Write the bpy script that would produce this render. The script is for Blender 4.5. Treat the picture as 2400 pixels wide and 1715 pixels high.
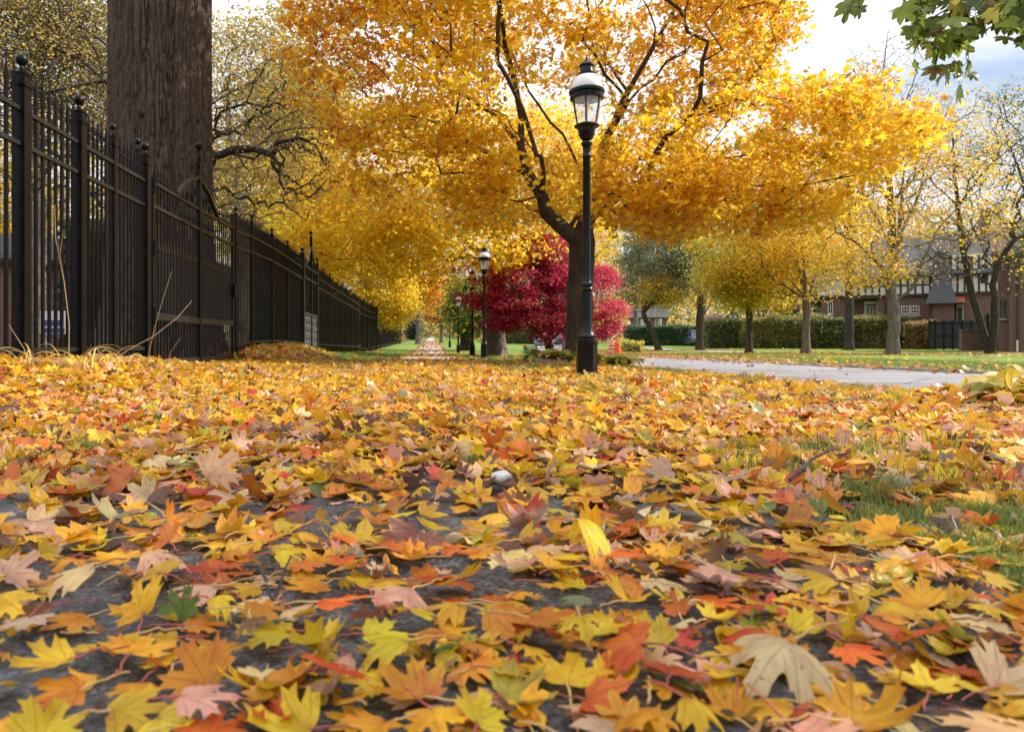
import bpy, math, random
import numpy as np
from mathutils import Vector, Matrix
for _o in list(bpy.data.objects): bpy.data.objects.remove(_o)
C = bpy.context.scene.collection
SC = bpy.context.scene
R = math.radians

# ------------------------------------------------------------------ camera
F, HX, HY, CH = 1750.0, 1010.0, 815.0, 0.30          # focal length and vanishing point (photo pixels), camera height
cam_d = bpy.data.cameras.new('camera'); cam = bpy.data.objects.new('camera', cam_d); C.objects.link(cam)
cam.location = (0, 0, CH); cam.rotation_euler = (R(90), 0, 0)
cam_d.sensor_width = 36; cam_d.lens = 36 * F / 2400
cam_d.shift_x = (1200 - HX) / 2400; cam_d.shift_y = (HY - 857.5) / 2400
cam_d.clip_start = 0.05; cam_d.clip_end = 3000
cam_d.dof.use_dof = True; cam_d.dof.focus_distance = 3.4; cam_d.dof.aperture_fstop = 9
SC.camera = cam

# ------------------------------------------------------------------ light and sky
SUN_AZ, SUN_EL = R(84), R(38)                          # from the right
sv = Vector((math.sin(SUN_AZ) * math.cos(SUN_EL), math.cos(SUN_AZ) * math.cos(SUN_EL), math.sin(SUN_EL)))
sun_d = bpy.data.lights.new('sun', 'SUN'); sun = bpy.data.objects.new('sun', sun_d); C.objects.link(sun)
sun_d.energy = 4.1; sun_d.angle = R(0.6); sun_d.color = (1, .93, .82)
sun.rotation_euler = (-sv).to_track_quat('-Z', 'Y').to_euler(); sun.location = (30, 30, 60)
w = bpy.data.worlds.new('World'); SC.world = w; w.use_nodes = True
nt = w.node_tree; nt.nodes.clear()
def nn(t, kind, **kw):
    n = t.nodes.new(kind)
    for k, v in kw.items():
        if k in n.inputs: n.inputs[k].default_value = v
        else: setattr(n, k, v)
    return n
sky = nn(nt, 'ShaderNodeTexSky'); sky.sky_type = 'NISHITA'; sky.sun_disc = False
sky.sun_elevation = SUN_EL; sky.sun_rotation = SUN_AZ; sky.air_density = 1.0; sky.dust_density = 1.5
tc = nn(nt, 'ShaderNodeTexCoord'); mp = nn(nt, 'ShaderNodeMapping'); mp.inputs['Scale'].default_value = (1, 1, 2.6)
nz = nn(nt, 'ShaderNodeTexNoise', Scale=2.2, Detail=6.0, Roughness=.55)
rp = nn(nt, 'ShaderNodeValToRGB'); rp.color_ramp.elements[0].position = .27; rp.color_ramp.elements[1].position = .47
mx = nn(nt, 'ShaderNodeMixRGB'); mx.inputs['Color2'].default_value = (8.6, 8.8, 9.2, 1)
bg = nn(nt, 'ShaderNodeBackground', Strength=0.115); wo = nn(nt, 'ShaderNodeOutputWorld')
L = nt.links.new
L(tc.outputs['Generated'], mp.inputs['Vector']); L(mp.outputs[0], nz.inputs['Vector']); L(nz.outputs['Fac'], rp.inputs['Fac'])
dp = nn(nt, 'ShaderNodeSeparateXYZ')      # an overcast sky is brighter overhead than near the horizon
gl = nn(nt, 'ShaderNodeMapRange'); gl.inputs[1].default_value = 0; gl.inputs[2].default_value = 1; gl.inputs[3].default_value = .50; gl.inputs[4].default_value = 1.3
sc_ = nn(nt, 'ShaderNodeVectorMath', operation='SCALE')
L(tc.outputs['Generated'], dp.inputs[0]); L(dp.outputs['Z'], gl.inputs[0]); L(mx.outputs[0], sc_.inputs[0]); L(gl.outputs[0], sc_.inputs['Scale'])
L(rp.outputs['Color'], mx.inputs['Fac']); L(sky.outputs['Color'], mx.inputs['Color1']); L(sc_.outputs[0], bg.inputs['Color']); L(bg.outputs[0], wo.inputs['Surface'])
SC.view_settings.view_transform = 'Standard'; SC.view_settings.look = 'None'
SC.view_settings.exposure = 0.76; SC.view_settings.gamma = 1
SC.render.engine = 'CYCLES'
cy = SC.cycles; cy.use_denoising = True; cy.max_bounces = 9; cy.diffuse_bounces = 5; cy.glossy_bounces = 2
cy.transmission_bounces = 6; cy.transparent_max_bounces = 8; cy.sample_clamp_indirect = 8; cy.caustics_reflective = False; cy.caustics_refractive = False

# ------------------------------------------------------------------ helpers
rng = np.random.default_rng(7)
random.seed(7)
def sstep(a, b, x):
    t = np.clip((np.asarray(x, float) - a) / (b - a), 0, 1); return t * t * (3 - 2 * t)
_lat = np.random.default_rng(3).random((32, 32, 32))
def vnoise(p, s=1.0):
    """Smooth value noise (0..1) at points p (n,3)."""
    q = np.asarray(p, float) * s; i = np.floor(q).astype(int); f = q - i; f = f * f * (3 - 2 * f); o = 0
    for dx in (0, 1):
        for dy in (0, 1):
            for dz in (0, 1):
                wgt = (f[..., 0] if dx else 1 - f[..., 0]) * (f[..., 1] if dy else 1 - f[..., 1]) * (f[..., 2] if dz else 1 - f[..., 2])
                o = o + wgt * _lat[(i[..., 0] + dx) % 32, (i[..., 1] + dy) % 32, (i[..., 2] + dz) % 32]
    return o
def road_c(y):
    y = np.asarray(y, float); t = np.clip(y - 8, 0, 62); return .00135 * t * t + np.maximum(0, y - 70) * .167
def rise(x, y):
    a = .018 * np.maximum(0, np.asarray(y, float) - 38); b = .016 * np.maximum(0, np.asarray(y, float) - 48)
    k = sstep(3, 9, x); r = a * (1 - k) + b * k
    return np.minimum(r, 3.2)
def zg(x, y):
    x = np.asarray(x, float); y = np.asarray(y, float)
    hf = np.interp(y, [0, 5, 7.4, 8.7, 12.0, 13.4, 16, 19, 24, 30, 40], [.0, .09, .10, .03, .02, .15, .21, .15, .12, .1, .05])
    fx = sstep(-1.3, -3.0, x)
    z = fx * hf + rise(x, y)
    u = x - road_c(y) * sstep(1.0, 4.16, x); z = z - .09 * sstep(1.7, 4.0, u) * (1 - .6 * sstep(9, 16, u))
    z = z + .07 * np.exp(-((x - 3.1) ** 2 + (y - 3.7) ** 2) / .3)
    return z
def at(px, py, Y): return Vector(((px - HX) * Y / F, Y, CH + (HY - py) * Y / F))

def tag(o, label=None, cat=None, group=None, kind=None):
    if label: o['label'] = label
    if cat: o['category'] = cat
    if group: o['group'] = group
    if kind: o['kind'] = kind
    return o
def empty(name, loc, label=None, cat=None, group=None, rz=0):
    o = bpy.data.objects.new(name, None); C.objects.link(o); o.location = loc; o.rotation_euler = (0, 0, rz); o.empty_display_size = .1
    return tag(o, label, cat, group)
def build_mesh(name, V, faces, mats, cols=None, smooth=True, uv=None, mi=None):
    """faces: list of (k,n) int arrays with n corners each."""
    me = bpy.data.meshes.new(name); V = np.asarray(V, np.float32)
    me.vertices.add(len(V)); me.vertices.foreach_set('co', V.ravel())
    nl = sum(f.size for f in faces); npoly = sum(len(f) for f in faces)
    me.loops.add(nl); me.polygons.add(npoly)
    me.loops.foreach_set('vertex_index', np.concatenate([f.ravel() for f in faces]).astype(np.int32))
    tot = np.concatenate([np.full(len(f), f.shape[1]) for f in faces]); st = np.concatenate([[0], np.cumsum(tot)[:-1]])
    me.polygons.foreach_set('loop_start', st.astype(np.int32))
    me.polygons.foreach_set('use_smooth', np.full(npoly, bool(smooth)))
    for m in (mats if isinstance(mats, (list, tuple)) else [mats]): me.materials.append(m)
    if mi is not None: me.polygons.foreach_set('material_index', np.asarray(mi, np.int32))
    if cols is not None:
        a = me.attributes.new('col', 'FLOAT_COLOR', 'POINT'); c4 = np.ones((len(V), 4), np.float32); c4[:, :3] = cols; a.data.foreach_set('color', c4.ravel())
    if uv is not None:
        a = me.attributes.new('leafuv', 'FLOAT_VECTOR', 'POINT'); c3 = np.zeros((len(V), 3), np.float32); c3[:, :uv.shape[1]] = uv; a.data.foreach_set('vector', c3.ravel())
    me.update(calc_edges=True); return me
def link(name, me, parent=None, loc=(0, 0, 0)):
    o = bpy.data.objects.new(name, me); C.objects.link(o); o.location = loc
    if parent is not None: o.parent = parent
    return o
def copy_tree(o, parent=None):
    c = o.copy(); C.objects.link(c)
    if parent is not None: c.parent = parent; c.matrix_parent_inverse = o.matrix_parent_inverse
    for ch in [x for x in bpy.data.objects if x.parent == o]: copy_tree(ch, c)
    return c

class MB:
    """Collects boxes, tubes and lathed shapes; obj() links them as one mesh."""
    def __init__(s): s.V = []; s.F = {}; s.n = 0
    def add(s, V, faces):
        for f in faces:
            f = np.asarray(f, int)
            if f.ndim == 1: f = f[None]
            s.F.setdefault(f.shape[1], []).append(f + s.n)
        s.V.append(np.asarray(V, float)); s.n += len(V); return s
    def box(s, a, b, ch=0.0):
        a = np.minimum(a, b); b2 = np.maximum(np.array(a, float), b); a = np.array(a, float)
        b = np.maximum(b2, b)
        if ch <= 0:
            V = [(x, y, z) for z in (a[2], b[2]) for y in (a[1], b[1]) for x in (a[0], b[0])]
            return s.add(V, [[0, 2, 3, 1], [4, 5, 7, 6], [0, 1, 5, 4], [2, 6, 7, 3], [0, 4, 6, 2], [1, 3, 7, 5]])
        lo = [(a[0] + ch, a[1] + ch), (b[0] - ch, a[1] + ch), (b[0] - ch, b[1] - ch), (a[0] + ch, b[1] - ch)]
        hi = [(a[0], a[1]), (b[0], a[1]), (b[0], b[1]), (a[0], b[1])]
        return s.loft([[(x, y, a[2]) for x, y in lo], [(x, y, a[2] + ch) for x, y in hi], [(x, y, b[2] - ch) for x, y in hi], [(x, y, b[2]) for x, y in lo]])
    def loft(s, rings, caps=True, closed=True):
        k = len(rings[0]); V = [p for r in rings for p in r]; q = []
        for i in range(len(rings) - 1):
            for j in range(k if closed else k - 1):
                j2 = (j + 1) % k; q.append((i * k + j, i * k + j2, (i + 1) * k + j2, (i + 1) * k + j))
        fs = [np.array(q)]
        if caps: fs += [np.array([list(range(k))[::-1]]), np.array([[(len(rings) - 1) * k + j for j in range(k)]])]
        return s.add(V, fs)
    def lathe(s, prof, n=24, o=(0, 0, 0), rot=0.0):
        rings = [[(o[0] + r * math.cos(rot + 2 * math.pi * j / n), o[1] + r * math.sin(rot + 2 * math.pi * j / n), o[2] + z) for j in range(n)] for r, z in prof]
        return s.loft(rings)
    def sphere(s, c, r, n=14): 
        return s.lathe([(max(r * math.sin(math.pi * i / 10), 1e-4), -r * math.cos(math.pi * i / 10)) for i in range(11)], n, c)
    def tube(s, pts, r, n=8):
        P = np.array(pts, float); rr = np.full(len(P), r, float) if np.isscalar(r) else np.array(r, float)
        V = tube_rings(P, rr, n); return s.loft([list(map(tuple, ring)) for ring in V])
    def flatbar(s, pts, w, t, up):
        P = np.array(pts, float); up = np.array(up, float); rings = []
        for i in range(len(P)):
            d = P[min(i + 1, len(P) - 1)] - P[max(i - 1, 0)]; d /= np.linalg.norm(d); sd = np.cross(d, up); sd /= np.linalg.norm(sd)
            rings.append([tuple(P[i] + a * up * w / 2 + b * sd * t / 2) for a, b in ((-1, -1), (1, -1), (1, 1), (-1, 1))])
        return s.loft(rings)
    def mesh(s, name, mat, smooth=False, ang=None):
        me = build_mesh(name, np.concatenate(s.V), [np.concatenate(v) for v in s.F.values()], mat, smooth=smooth)
        if ang:
            me.polygons.foreach_set('use_smooth', np.ones(len(me.polygons), bool)); me.set_sharp_from_angle(angle=R(ang))
        return me
    def obj(s, name, mat, parent=None, loc=(0, 0, 0), ang=35): return link(name, s.mesh(name, mat, ang=ang), parent, loc)
def tube_rings(P, rr, n):
    D = np.gradient(P, axis=0); D /= np.linalg.norm(D, axis=1)[:, None] + 1e-9
    ref = np.array([0, 0, 1.0]) if abs(D[0, 2]) < .8 else np.array([1.0, 0, 0])
    u = np.cross(D[0], ref); u /= np.linalg.norm(u); out = []
    a = 2 * np.pi * np.arange(n) / n
    for i in range(len(P)):
        u = u - D[i] * (u @ D[i]); u /= np.linalg.norm(u) + 1e-9; v = np.cross(D[i], u)
        out.append(P[i] + rr[i] * (np.cos(a)[:, None] * u + np.sin(a)[:, None] * v))
    return np.array(out)

# ------------------------------------------------------------------ materials
def mat(name):
    m = bpy.data.materials.new(name); m.use_nodes = True; t = m.node_tree; t.nodes.clear()
    out = nn(t, 'ShaderNodeOutputMaterial'); b = nn(t, 'ShaderNodeBsdfPrincipled'); t.links.new(b.outputs[0], out.inputs[0]); return m, t, b, out
def simple(name, col, rough=.6, var=.25, scale=8, bump=0.0, bscale=40, metal=0.0, spec=.5, stretch=(1, 1, 1)):
    m, t, b, out = mat(name); l = t.links.new
    tcn = nn(t, 'ShaderNodeTexCoord'); mpn = nn(t, 'ShaderNodeMapping'); mpn.inputs['Scale'].default_value = stretch; l(tcn.outputs['Object'], mpn.inputs[0])
    n = nn(t, 'ShaderNodeTexNoise', Scale=scale, Detail=5.0); l(mpn.outputs[0], n.inputs['Vector'])
    r = nn(t, 'ShaderNodeMixRGB'); r.inputs[1].default_value = (*[c * (1 - var) for c in col], 1); r.inputs[2].default_value = (*[min(1, c * (1 + var)) for c in col], 1)
    cr = nn(t, 'ShaderNodeMapRange'); cr.inputs[1].default_value = .3; cr.inputs[2].default_value = .7; l(n.outputs['Fac'], cr.inputs[0])
    l(cr.outputs[0], r.inputs[0]); l(r.outputs[0], b.inputs['Base Color'])
    b.inputs['Roughness'].default_value = rough; b.inputs['Metallic'].default_value = metal; b.inputs['Specular IOR Level'].default_value = spec
    rr = nn(t, 'ShaderNodeMapRange'); rr.inputs[3].default_value = max(.05, rough - .12); rr.inputs[4].default_value = min(1, rough + .12); l(n.outputs['Fac'], rr.inputs[0]); l(rr.outputs[0], b.inputs['Roughness'])
    if bump:
        n2 = nn(t, 'ShaderNodeTexNoise', Scale=bscale, Detail=6.0, Roughness=.65); l(mpn.outputs[0], n2.inputs['Vector'])
        bp = nn(t, 'ShaderNodeBump', Strength=bump, Distance=.02); l(n2.outputs['Fac'], bp.inputs['Height']); l(bp.outputs[0], b.inputs['Normal'])
    return m
def bark(name, c1, c2, scale=9, stretch=.22, bump=.9, dist=.03):
    m, t, b, out = mat(name); l = t.links.new
    tcn = nn(t, 'ShaderNodeTexCoord'); mpn = nn(t, 'ShaderNodeMapping'); mpn.inputs['Scale'].default_value = (1, 1, stretch); l(tcn.outputs['Object'], mpn.inputs[0])
    n1 = nn(t, 'ShaderNodeTexNoise', Scale=scale, Detail=8.0, Roughness=.65, Distortion=.4); l(mpn.outputs[0], n1.inputs['Vector'])
    v = nn(t, 'ShaderNodeTexVoronoi', Scale=scale * 1.6); v.feature = 'DISTANCE_TO_EDGE'; l(mpn.outputs[0], v.inputs['Vector'])
    cr = nn(t, 'ShaderNodeMapRange'); cr.inputs[1].default_value = .3; cr.inputs[2].default_value = .68; l(n1.outputs['Fac'], cr.inputs[0])
    mxx = nn(t, 'ShaderNodeMixRGB'); mxx.inputs[1].default_value = (*c1, 1); mxx.inputs[2].default_value = (*c2, 1); l(cr.outputs[0], mxx.inputs[0]); l(mxx.outputs[0], b.inputs['Base Color'])
    ad = nn(t, 'ShaderNodeMath', operation='ADD'); mu = nn(t, 'ShaderNodeMath', operation='MULTIPLY'); mu.inputs[1].default_value = 1.2
    l(v.outputs['Distance'], mu.inputs[0]); l(mu.outputs[0], ad.inputs[0]); l(n1.outputs['Fac'], ad.inputs[1])
    bp = nn(t, 'ShaderNodeBump', Strength=bump, Distance=dist); l(ad.outputs[0], bp.inputs['Height']); l(bp.outputs[0], b.inputs['Normal'])
    b.inputs['Roughness'].default_value = .88; b.inputs['Specular IOR Level'].default_value = .25
    return m
def leafmat(name, near=False, trans=.42, rough=.42, spec=.45):
    m, t, b, out = mat(name); l = t.links.new
    a = nn(t, 'ShaderNodeAttribute'); a.attribute_name = 'col'; col = a.outputs['Color']
    if near:
        u = nn(t, 'ShaderNodeAttribute'); u.attribute_name = 'leafuv'; sp = nn(t, 'ShaderNodeSeparateXYZ'); l(u.outputs['Vector'], sp.inputs[0])
        def M(op, x, y=None, clamp=False):
            n = nn(t, 'ShaderNodeMath', operation=op); n.use_clamp = clamp
            for i, q in enumerate((x, y)):
                if q is None: continue
                if isinstance(q, (int, float)): n.inputs[i].default_value = q
                else: l(q, n.inputs[i])
            return n.outputs[0]
        ax = M('ABSOLUTE', sp.outputs[0]); ay = sp.outputs[1]
        ds = []
        for deg in (0, 40, 76, 108):                  # main veins fan out from the stem
            s_, c_ = math.sin(R(deg)), math.cos(R(deg))
            cr = M('ABSOLUTE', M('SUBTRACT', M('MULTIPLY', ax, c_), M('MULTIPLY', ay, s_)))
            al = M('ADD', M('MULTIPLY', ax, s_), M('MULTIPLY', ay, c_))
            ds.append(M('ADD', cr, M('MULTIPLY', M('LESS_THAN', al, 0.0), 1.0)))
        d = ds[0]
        for q in ds[1:]: d = M('MINIMUM', d, q)
        vein = M('SUBTRACT', 1.0, M('DIVIDE', d, .014), True)
        sec = M('ABSOLUTE', M('SUBTRACT', M('FRACT', M('MULTIPLY', M('ADD', M('MULTIPLY', ay, .7), M('MULTIPLY', ax, -.75)), 9.0)), .5))
        sec = M('MULTIPLY', M('SUBTRACT', 1.0, M('DIVIDE', sec, .07), True), .4)
        veins = M('MAXIMUM', vein, sec)
        geo = nn(t, 'ShaderNodeNewGeometry')
        nz1 = nn(t, 'ShaderNodeTexNoise', Scale=38.0, Detail=4.0); l(geo.outputs['Position'], nz1.inputs['Vector'])
        blot = nn(t, 'ShaderNodeMapRange'); blot.inputs[1].default_value = .42; blot.inputs[2].default_value = .72; l(nz1.outputs['Fac'], blot.inputs[0])
        hs = nn(t, 'ShaderNodeHueSaturation', Hue=.475, Saturation=1.05, Value=.72); l(col, hs.inputs['Color'])
        m1 = nn(t, 'ShaderNodeMixRGB'); l(blot.outputs[0], m1.inputs[0]); l(col, m1.inputs[1]); l(hs.outputs[0], m1.inputs[2])
        nz2 = nn(t, 'ShaderNodeTexNoise', Scale=150.0, Detail=2.0); l(geo.outputs['Position'], nz2.inputs['Vector'])
        spot = nn(t, 'ShaderNodeMapRange'); spot.inputs[1].default_value = .66; spot.inputs[2].default_value = .74; l(nz2.outputs['Fac'], spot.inputs[0])
        m2 = nn(t, 'ShaderNodeMixRGB'); m2.inputs[2].default_value = (.10, .045, .02, 1); l(m1.outputs[0], m2.inputs[1]); l(M('MULTIPLY', spot.outputs[0], .65), m2.inputs[0])
        m3 = nn(t, 'ShaderNodeMixRGB'); hv = nn(t, 'ShaderNodeHueSaturation', Hue=.47, Saturation=.9, Value=.6); l(m2.outputs[0], hv.inputs['Color'])
        l(M('MULTIPLY', veins, .6), m3.inputs[0]); l(m2.outputs[0], m3.inputs[1]); l(hv.outputs[0], m3.inputs[2]); col = m3.outputs[0]
        bp = nn(t, 'ShaderNodeBump', Strength=.5, Distance=.002); l(veins, bp.inputs['Height']); l(bp.outputs[0], b.inputs['Normal'])
    l(col, b.inputs['Base Color']); b.inputs['Roughness'].default_value = rough; b.inputs['Specular IOR Level'].default_value = spec
    tr = nn(t, 'ShaderNodeBsdfTranslucent'); g = nn(t, 'ShaderNodeGamma', Gamma=.66); l(col, g.inputs[0]); l(g.outputs[0], tr.inputs['Color'])
    mxs = nn(t, 'ShaderNodeMixShader', Fac=trans); l(b.outputs[0], mxs.inputs[1]); l(tr.outputs[0], mxs.inputs[2]); l(mxs.outputs[0], out.inputs[0])
    return m
def bricks(name, c1, c2, mortar, scale=1.0):
    m, t, b, out = mat(name); l = t.links.new
    tcn = nn(t, 'ShaderNodeTexCoord'); sp = nn(t, 'ShaderNodeSeparateXYZ'); l(tcn.outputs['Object'], sp.inputs[0])
    ad = nn(t, 'ShaderNodeMath', operation='ADD'); l(sp.outputs[0], ad.inputs[0]); l(sp.outputs[1], ad.inputs[1])
    cb = nn(t, 'ShaderNodeCombineXYZ'); l(ad.outputs[0], cb.inputs[0]); l(sp.outputs[2], cb.inputs[1])
    br = nn(t, 'ShaderNodeTexBrick'); br.inputs['Scale'].default_value = scale; br.inputs['Color1'].default_value = (*c1, 1); br.inputs['Color2'].default_value = (*c2, 1); br.inputs['Mortar'].default_value = (*mortar, 1)
    br.inputs['Brick Width'].default_value = .42; br.inputs['Row Height'].default_value = .15; br.inputs['Mortar Size'].default_value = .016
    l(cb.outputs[0], br.inputs['Vector'])
    n = nn(t, 'ShaderNodeTexNoise', Scale=1.7, Detail=4.0); l(tcn.outputs['Object'], n.inputs['Vector'])
    mm = nn(t, 'ShaderNodeMixRGB', blend_type='MULTIPLY'); mm.inputs[0].default_value = .6; l(br.outputs['Color'], mm.inputs[1]); l(n.outputs['Color'], mm.inputs[2])
    br2 = nn(t, 'ShaderNodeBrightContrast', Bright=.02); l(mm.outputs[0], br2.inputs[0]); l(br2.outputs[0], b.inputs['Base Color']); b.inputs['Roughness'].default_value = .85
    return m
M_IRON = simple('black_iron', (.004, .004, .0045), .36, .35, 9, .12, 60, spec=.17)
M_RAILIRON = simple('weathered_iron', (.012, .0118, .012), .42, .35, 14, .15, 60, spec=.4)
M_LAMP = simple('lamp_black', (.005, .006, .0065), .24, .3, 12, .06, 80, spec=.22)
M_DOME = simple('lamp_white', (.72, .72, .70), .25, .06, 4)
M_OAK = bark('oak_bark', (.042, .03, .022), (.105, .078, .06), 26, .25, .8, .012)
M_MAPLEB = bark('maple_bark', (.03, .022, .016), (.09, .068, .048), 10, .25, .8, .02)
M_GREYB = bark('grey_bark', (.085, .07, .058), (.2, .17, .145), 9, .25, .8, .02)
M_PALEB = bark('pale_bark', (.17, .15, .11), (.42, .38, .31), 3, .6, .4, .02)
M_DARKB = bark('dark_bark', (.02, .017, .015), (.065, .055, .047), 12, .4, .8, .015)
M_LEAF = leafmat('tree_leaf', trans=.52)
M_LITTER = leafmat('litter_leaf', near=True, trans=.3, rough=.42)
M_NEAR = leafmat('near_leaf', near=True, trans=.3, rough=.5, spec=.35)
M_GRASS = leafmat('grass_blade', trans=.35, rough=.45)
M_PETIOLE = simple('leaf_stem', (.34, .06, .045), .5, .5, 30)
M_GREYIRON = simple('grey_iron', (.11, .11, .115), .4, .3, 20, metal=.4)
M_PETIOLE2 = simple('leaf_stem_tan', (.5, .3, .1), .5, .3, 30)
M_BRICK = bricks('red_brick', (.22, .075, .05), (.15, .05, .037), (.26, .22, .19), 1.25)
M_SLATE = simple('slate_roof', (.06, .062, .07), .6, .35, 3, .6, 14, stretch=(1, 1, 3))
M_PLASTER = simple('white_plaster', (.75, .74, .72), .8, .06, 3)
M_TIMBER = simple('dark_timber', (.04, .03, .025), .7, .3, 6, stretch=(1, 1, .2))
M_WFRAME = simple('white_paint', (.72, .72, .72), .5, .05, 3)
M_GLASS = simple('window_glass', (.02, .024, .03), .08, .3, 1, spec=.9)
M_TILE = simple('orange_tile', (.5, .15, .06), .6, .3, 9)
M_STONE = simple('edging_stone', (.17, .14, .15), .85, .35, 14, .5, 30)
# ------------------------------------------------------------------ leaf shapes
_half = [(0, 1.0), (.05, .85), (.17, .83), (.15, .70), (.155, .56), (.175, .45), (.27, .53), (.34, .61), (.41, .58), (.58, .70), (.56, .54), (.70, .44), (.53, .37), (.45, .28), (.56, .24), (.69, .20), (.58, .12), (.57, .01), (.38, -.03), (.20, -.10), (.06, -.07)]
_out_hi = np.array(_half + [(0, -.02)] + [(-x, y) for x, y in _half[:0:-1]])
_half_m = [(0, 1.0), (.16, .82), (.15, .5), (.34, .6), (.57, .70), (.54, .4), (.45, .28), (.68, .20), (.5, .0), (.2, -.1)]
_out_mid = np.array(_half_m + [(0, -.02)] + [(-x, y) for x, y in _half_m[:0:-1]])
_half_l = [(0, 1.0), (.16, .5), (.57, .68), (.44, .3), (.66, .12)]
_out_lo = np.array(_half_l + [(0, -.08)] + [(-x, y) for x, y in _half_l[:0:-1]])
_cen = np.array([0, .2])
def template(outl, rings):
    k = len(outl); V = [_cen[None]] + [_cen + (outl - _cen) * s for s in rings]; V = np.concatenate(V); F3 = []; F4 = []
    for j in range(k): F3.append((0, 1 + j, 1 + (j + 1) % k))
    for i in range(len(rings) - 1):
        for j in range(k):
            a, b = 1 + i * k, 1 + (i + 1) * k; j2 = (j + 1) % k; F4.append((a + j, b + j, b + j2, a + j2))
    fs = [np.array(F3)[:, ::-1]]
    if F4: fs.append(np.array(F4)[:, ::-1])
    return V, fs
T_HI = template(_out_hi, (.38, .7, 1.0)); T_MID = template(_out_mid, (.55, 1.0)); T_LO = template(_out_lo, (1.0,))
T_SPRIG = (np.array([(0, 0), (.34, .42), (0, 1.0), (-.34, .42)]), [np.array([(0, 1, 2), (0, 2, 3)])])
T_LONG = (np.array([(0, 0), (.2, .3), (.17, .7), (0, 1.0), (-.17, .7), (-.2, .3)]), [np.array([(0, 1, 2), (0, 2, 3), (0, 3, 4), (0, 4, 5)])])
def curl(V, g, amt=1.0):
    """Give a flat leaf a random natural curl; returns (n,3)."""
    x, y = V[:, 0], V[:, 1] - .2; r2 = x * x + y * y; r = np.sqrt(r2)
    z = g.normal(0, .28) * r2 + g.normal(.1, .25) * np.abs(x) + g.normal(0, .28) * y * y * np.sign(y) + g.normal(0, .15) * x
    z += np.maximum(0, r - .45) ** 2 * g.normal(.35, .7) + .06 * np.sin(5 * x + g.random() * 6) * np.sin(4 * y + g.random() * 6)
    z = z * amt
    c, s = g.normal(0, .35 * amt), 1.0
    sh = np.clip(np.abs(z), 0, .6) * .25
    return np.stack([V[:, 0] * (1 - sh), V[:, 1] * (1 - sh) + 0 * c, z * s], 1)
def frames(nrm, spin):
    n = nrm / (np.linalg.norm(nrm, axis=1)[:, None] + 1e-9)
    ref = np.stack([np.cos(spin), np.sin(spin), np.zeros_like(spin)], 1)
    y = ref - n * (ref * n).sum(1)[:, None]; y /= np.linalg.norm(y, axis=1)[:, None] + 1e-9
    x = np.cross(y, n); return np.stack([x, y, n], 2)              # columns
def scatter(variants, fs, pos, Rm, size, col, uvt=None):
    """Place leaves: each takes one of the 3-D variants. Returns V, faces, cols, uv."""
    N = len(pos); k = len(variants[0]); pick = rng.integers(0, len(variants), N)
    base = np.stack(variants)[pick] * size[:, None, None]
    V = np.einsum('nij,nkj->nki', Rm, base) + pos[:, None, :]
    off = (np.arange(N) * k)[:, None, None]
    F = [(f[None] + off).reshape(-1, f.shape[1]) for f in fs]
    cols = np.repeat(col, k, axis=0)
    uv = None if uvt is None else np.tile(uvt, (N, 1))
    return V.reshape(-1, 3), F, cols, uv
class Bag:
    def __init__(s): s.V = []; s.F = []; s.c = []; s.u = []; s.n = 0
    def add(s, V, F, c, u=None):
        s.F += [f + s.n for f in F]; s.V.append(V); s.c.append(c); s.u.append(np.zeros((len(V), 2)) if u is None else u); s.n += len(V)
    def obj(s, name, m, parent=None, loc=(0, 0, 0), smooth=True, uv=False):
        byk = {}
        for f in s.F: byk.setdefault(f.shape[1], []).append(f)
        me = build_mesh(name, np.concatenate(s.V) - np.array(loc), [np.concatenate(v) for v in byk.values()], m, np.concatenate(s.c), smooth, np.concatenate(s.u) if uv else None)
        return link(name, me, parent)

PAL = {
    'gold': (.64, .33, .006), 'yellow': (.70, .44, .010), 'amber': (.55, .215, .008), 'orange': (.55, .13, .008), 'red orange': (.45, .06, .010),
    'pinkish tan': (.62, .34, .20), 'cream': (.68, .47, .22), 'brown': (.17, .07, .025), 'dark brown': (.07, .032, .018), 'yellow green': (.36, .36, .03),
    'green': (.09, .16, .03), 'dark red': (.26, .03, .018), 'grey green': (.27, .28, .15)}
def pick_cols(names, probs, n, var=.16, g=rng):
    p = np.array(probs, float); p /= p.sum(); ix = g.choice(len(names), n, p=p)
    base = np.array([PAL[a] for a in names])[ix]
    return np.clip(base * (1 + g.normal(0, var, (n, 1))) * (1 + g.normal(0, .07, (n, 3))), .004, .92), ix

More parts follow.
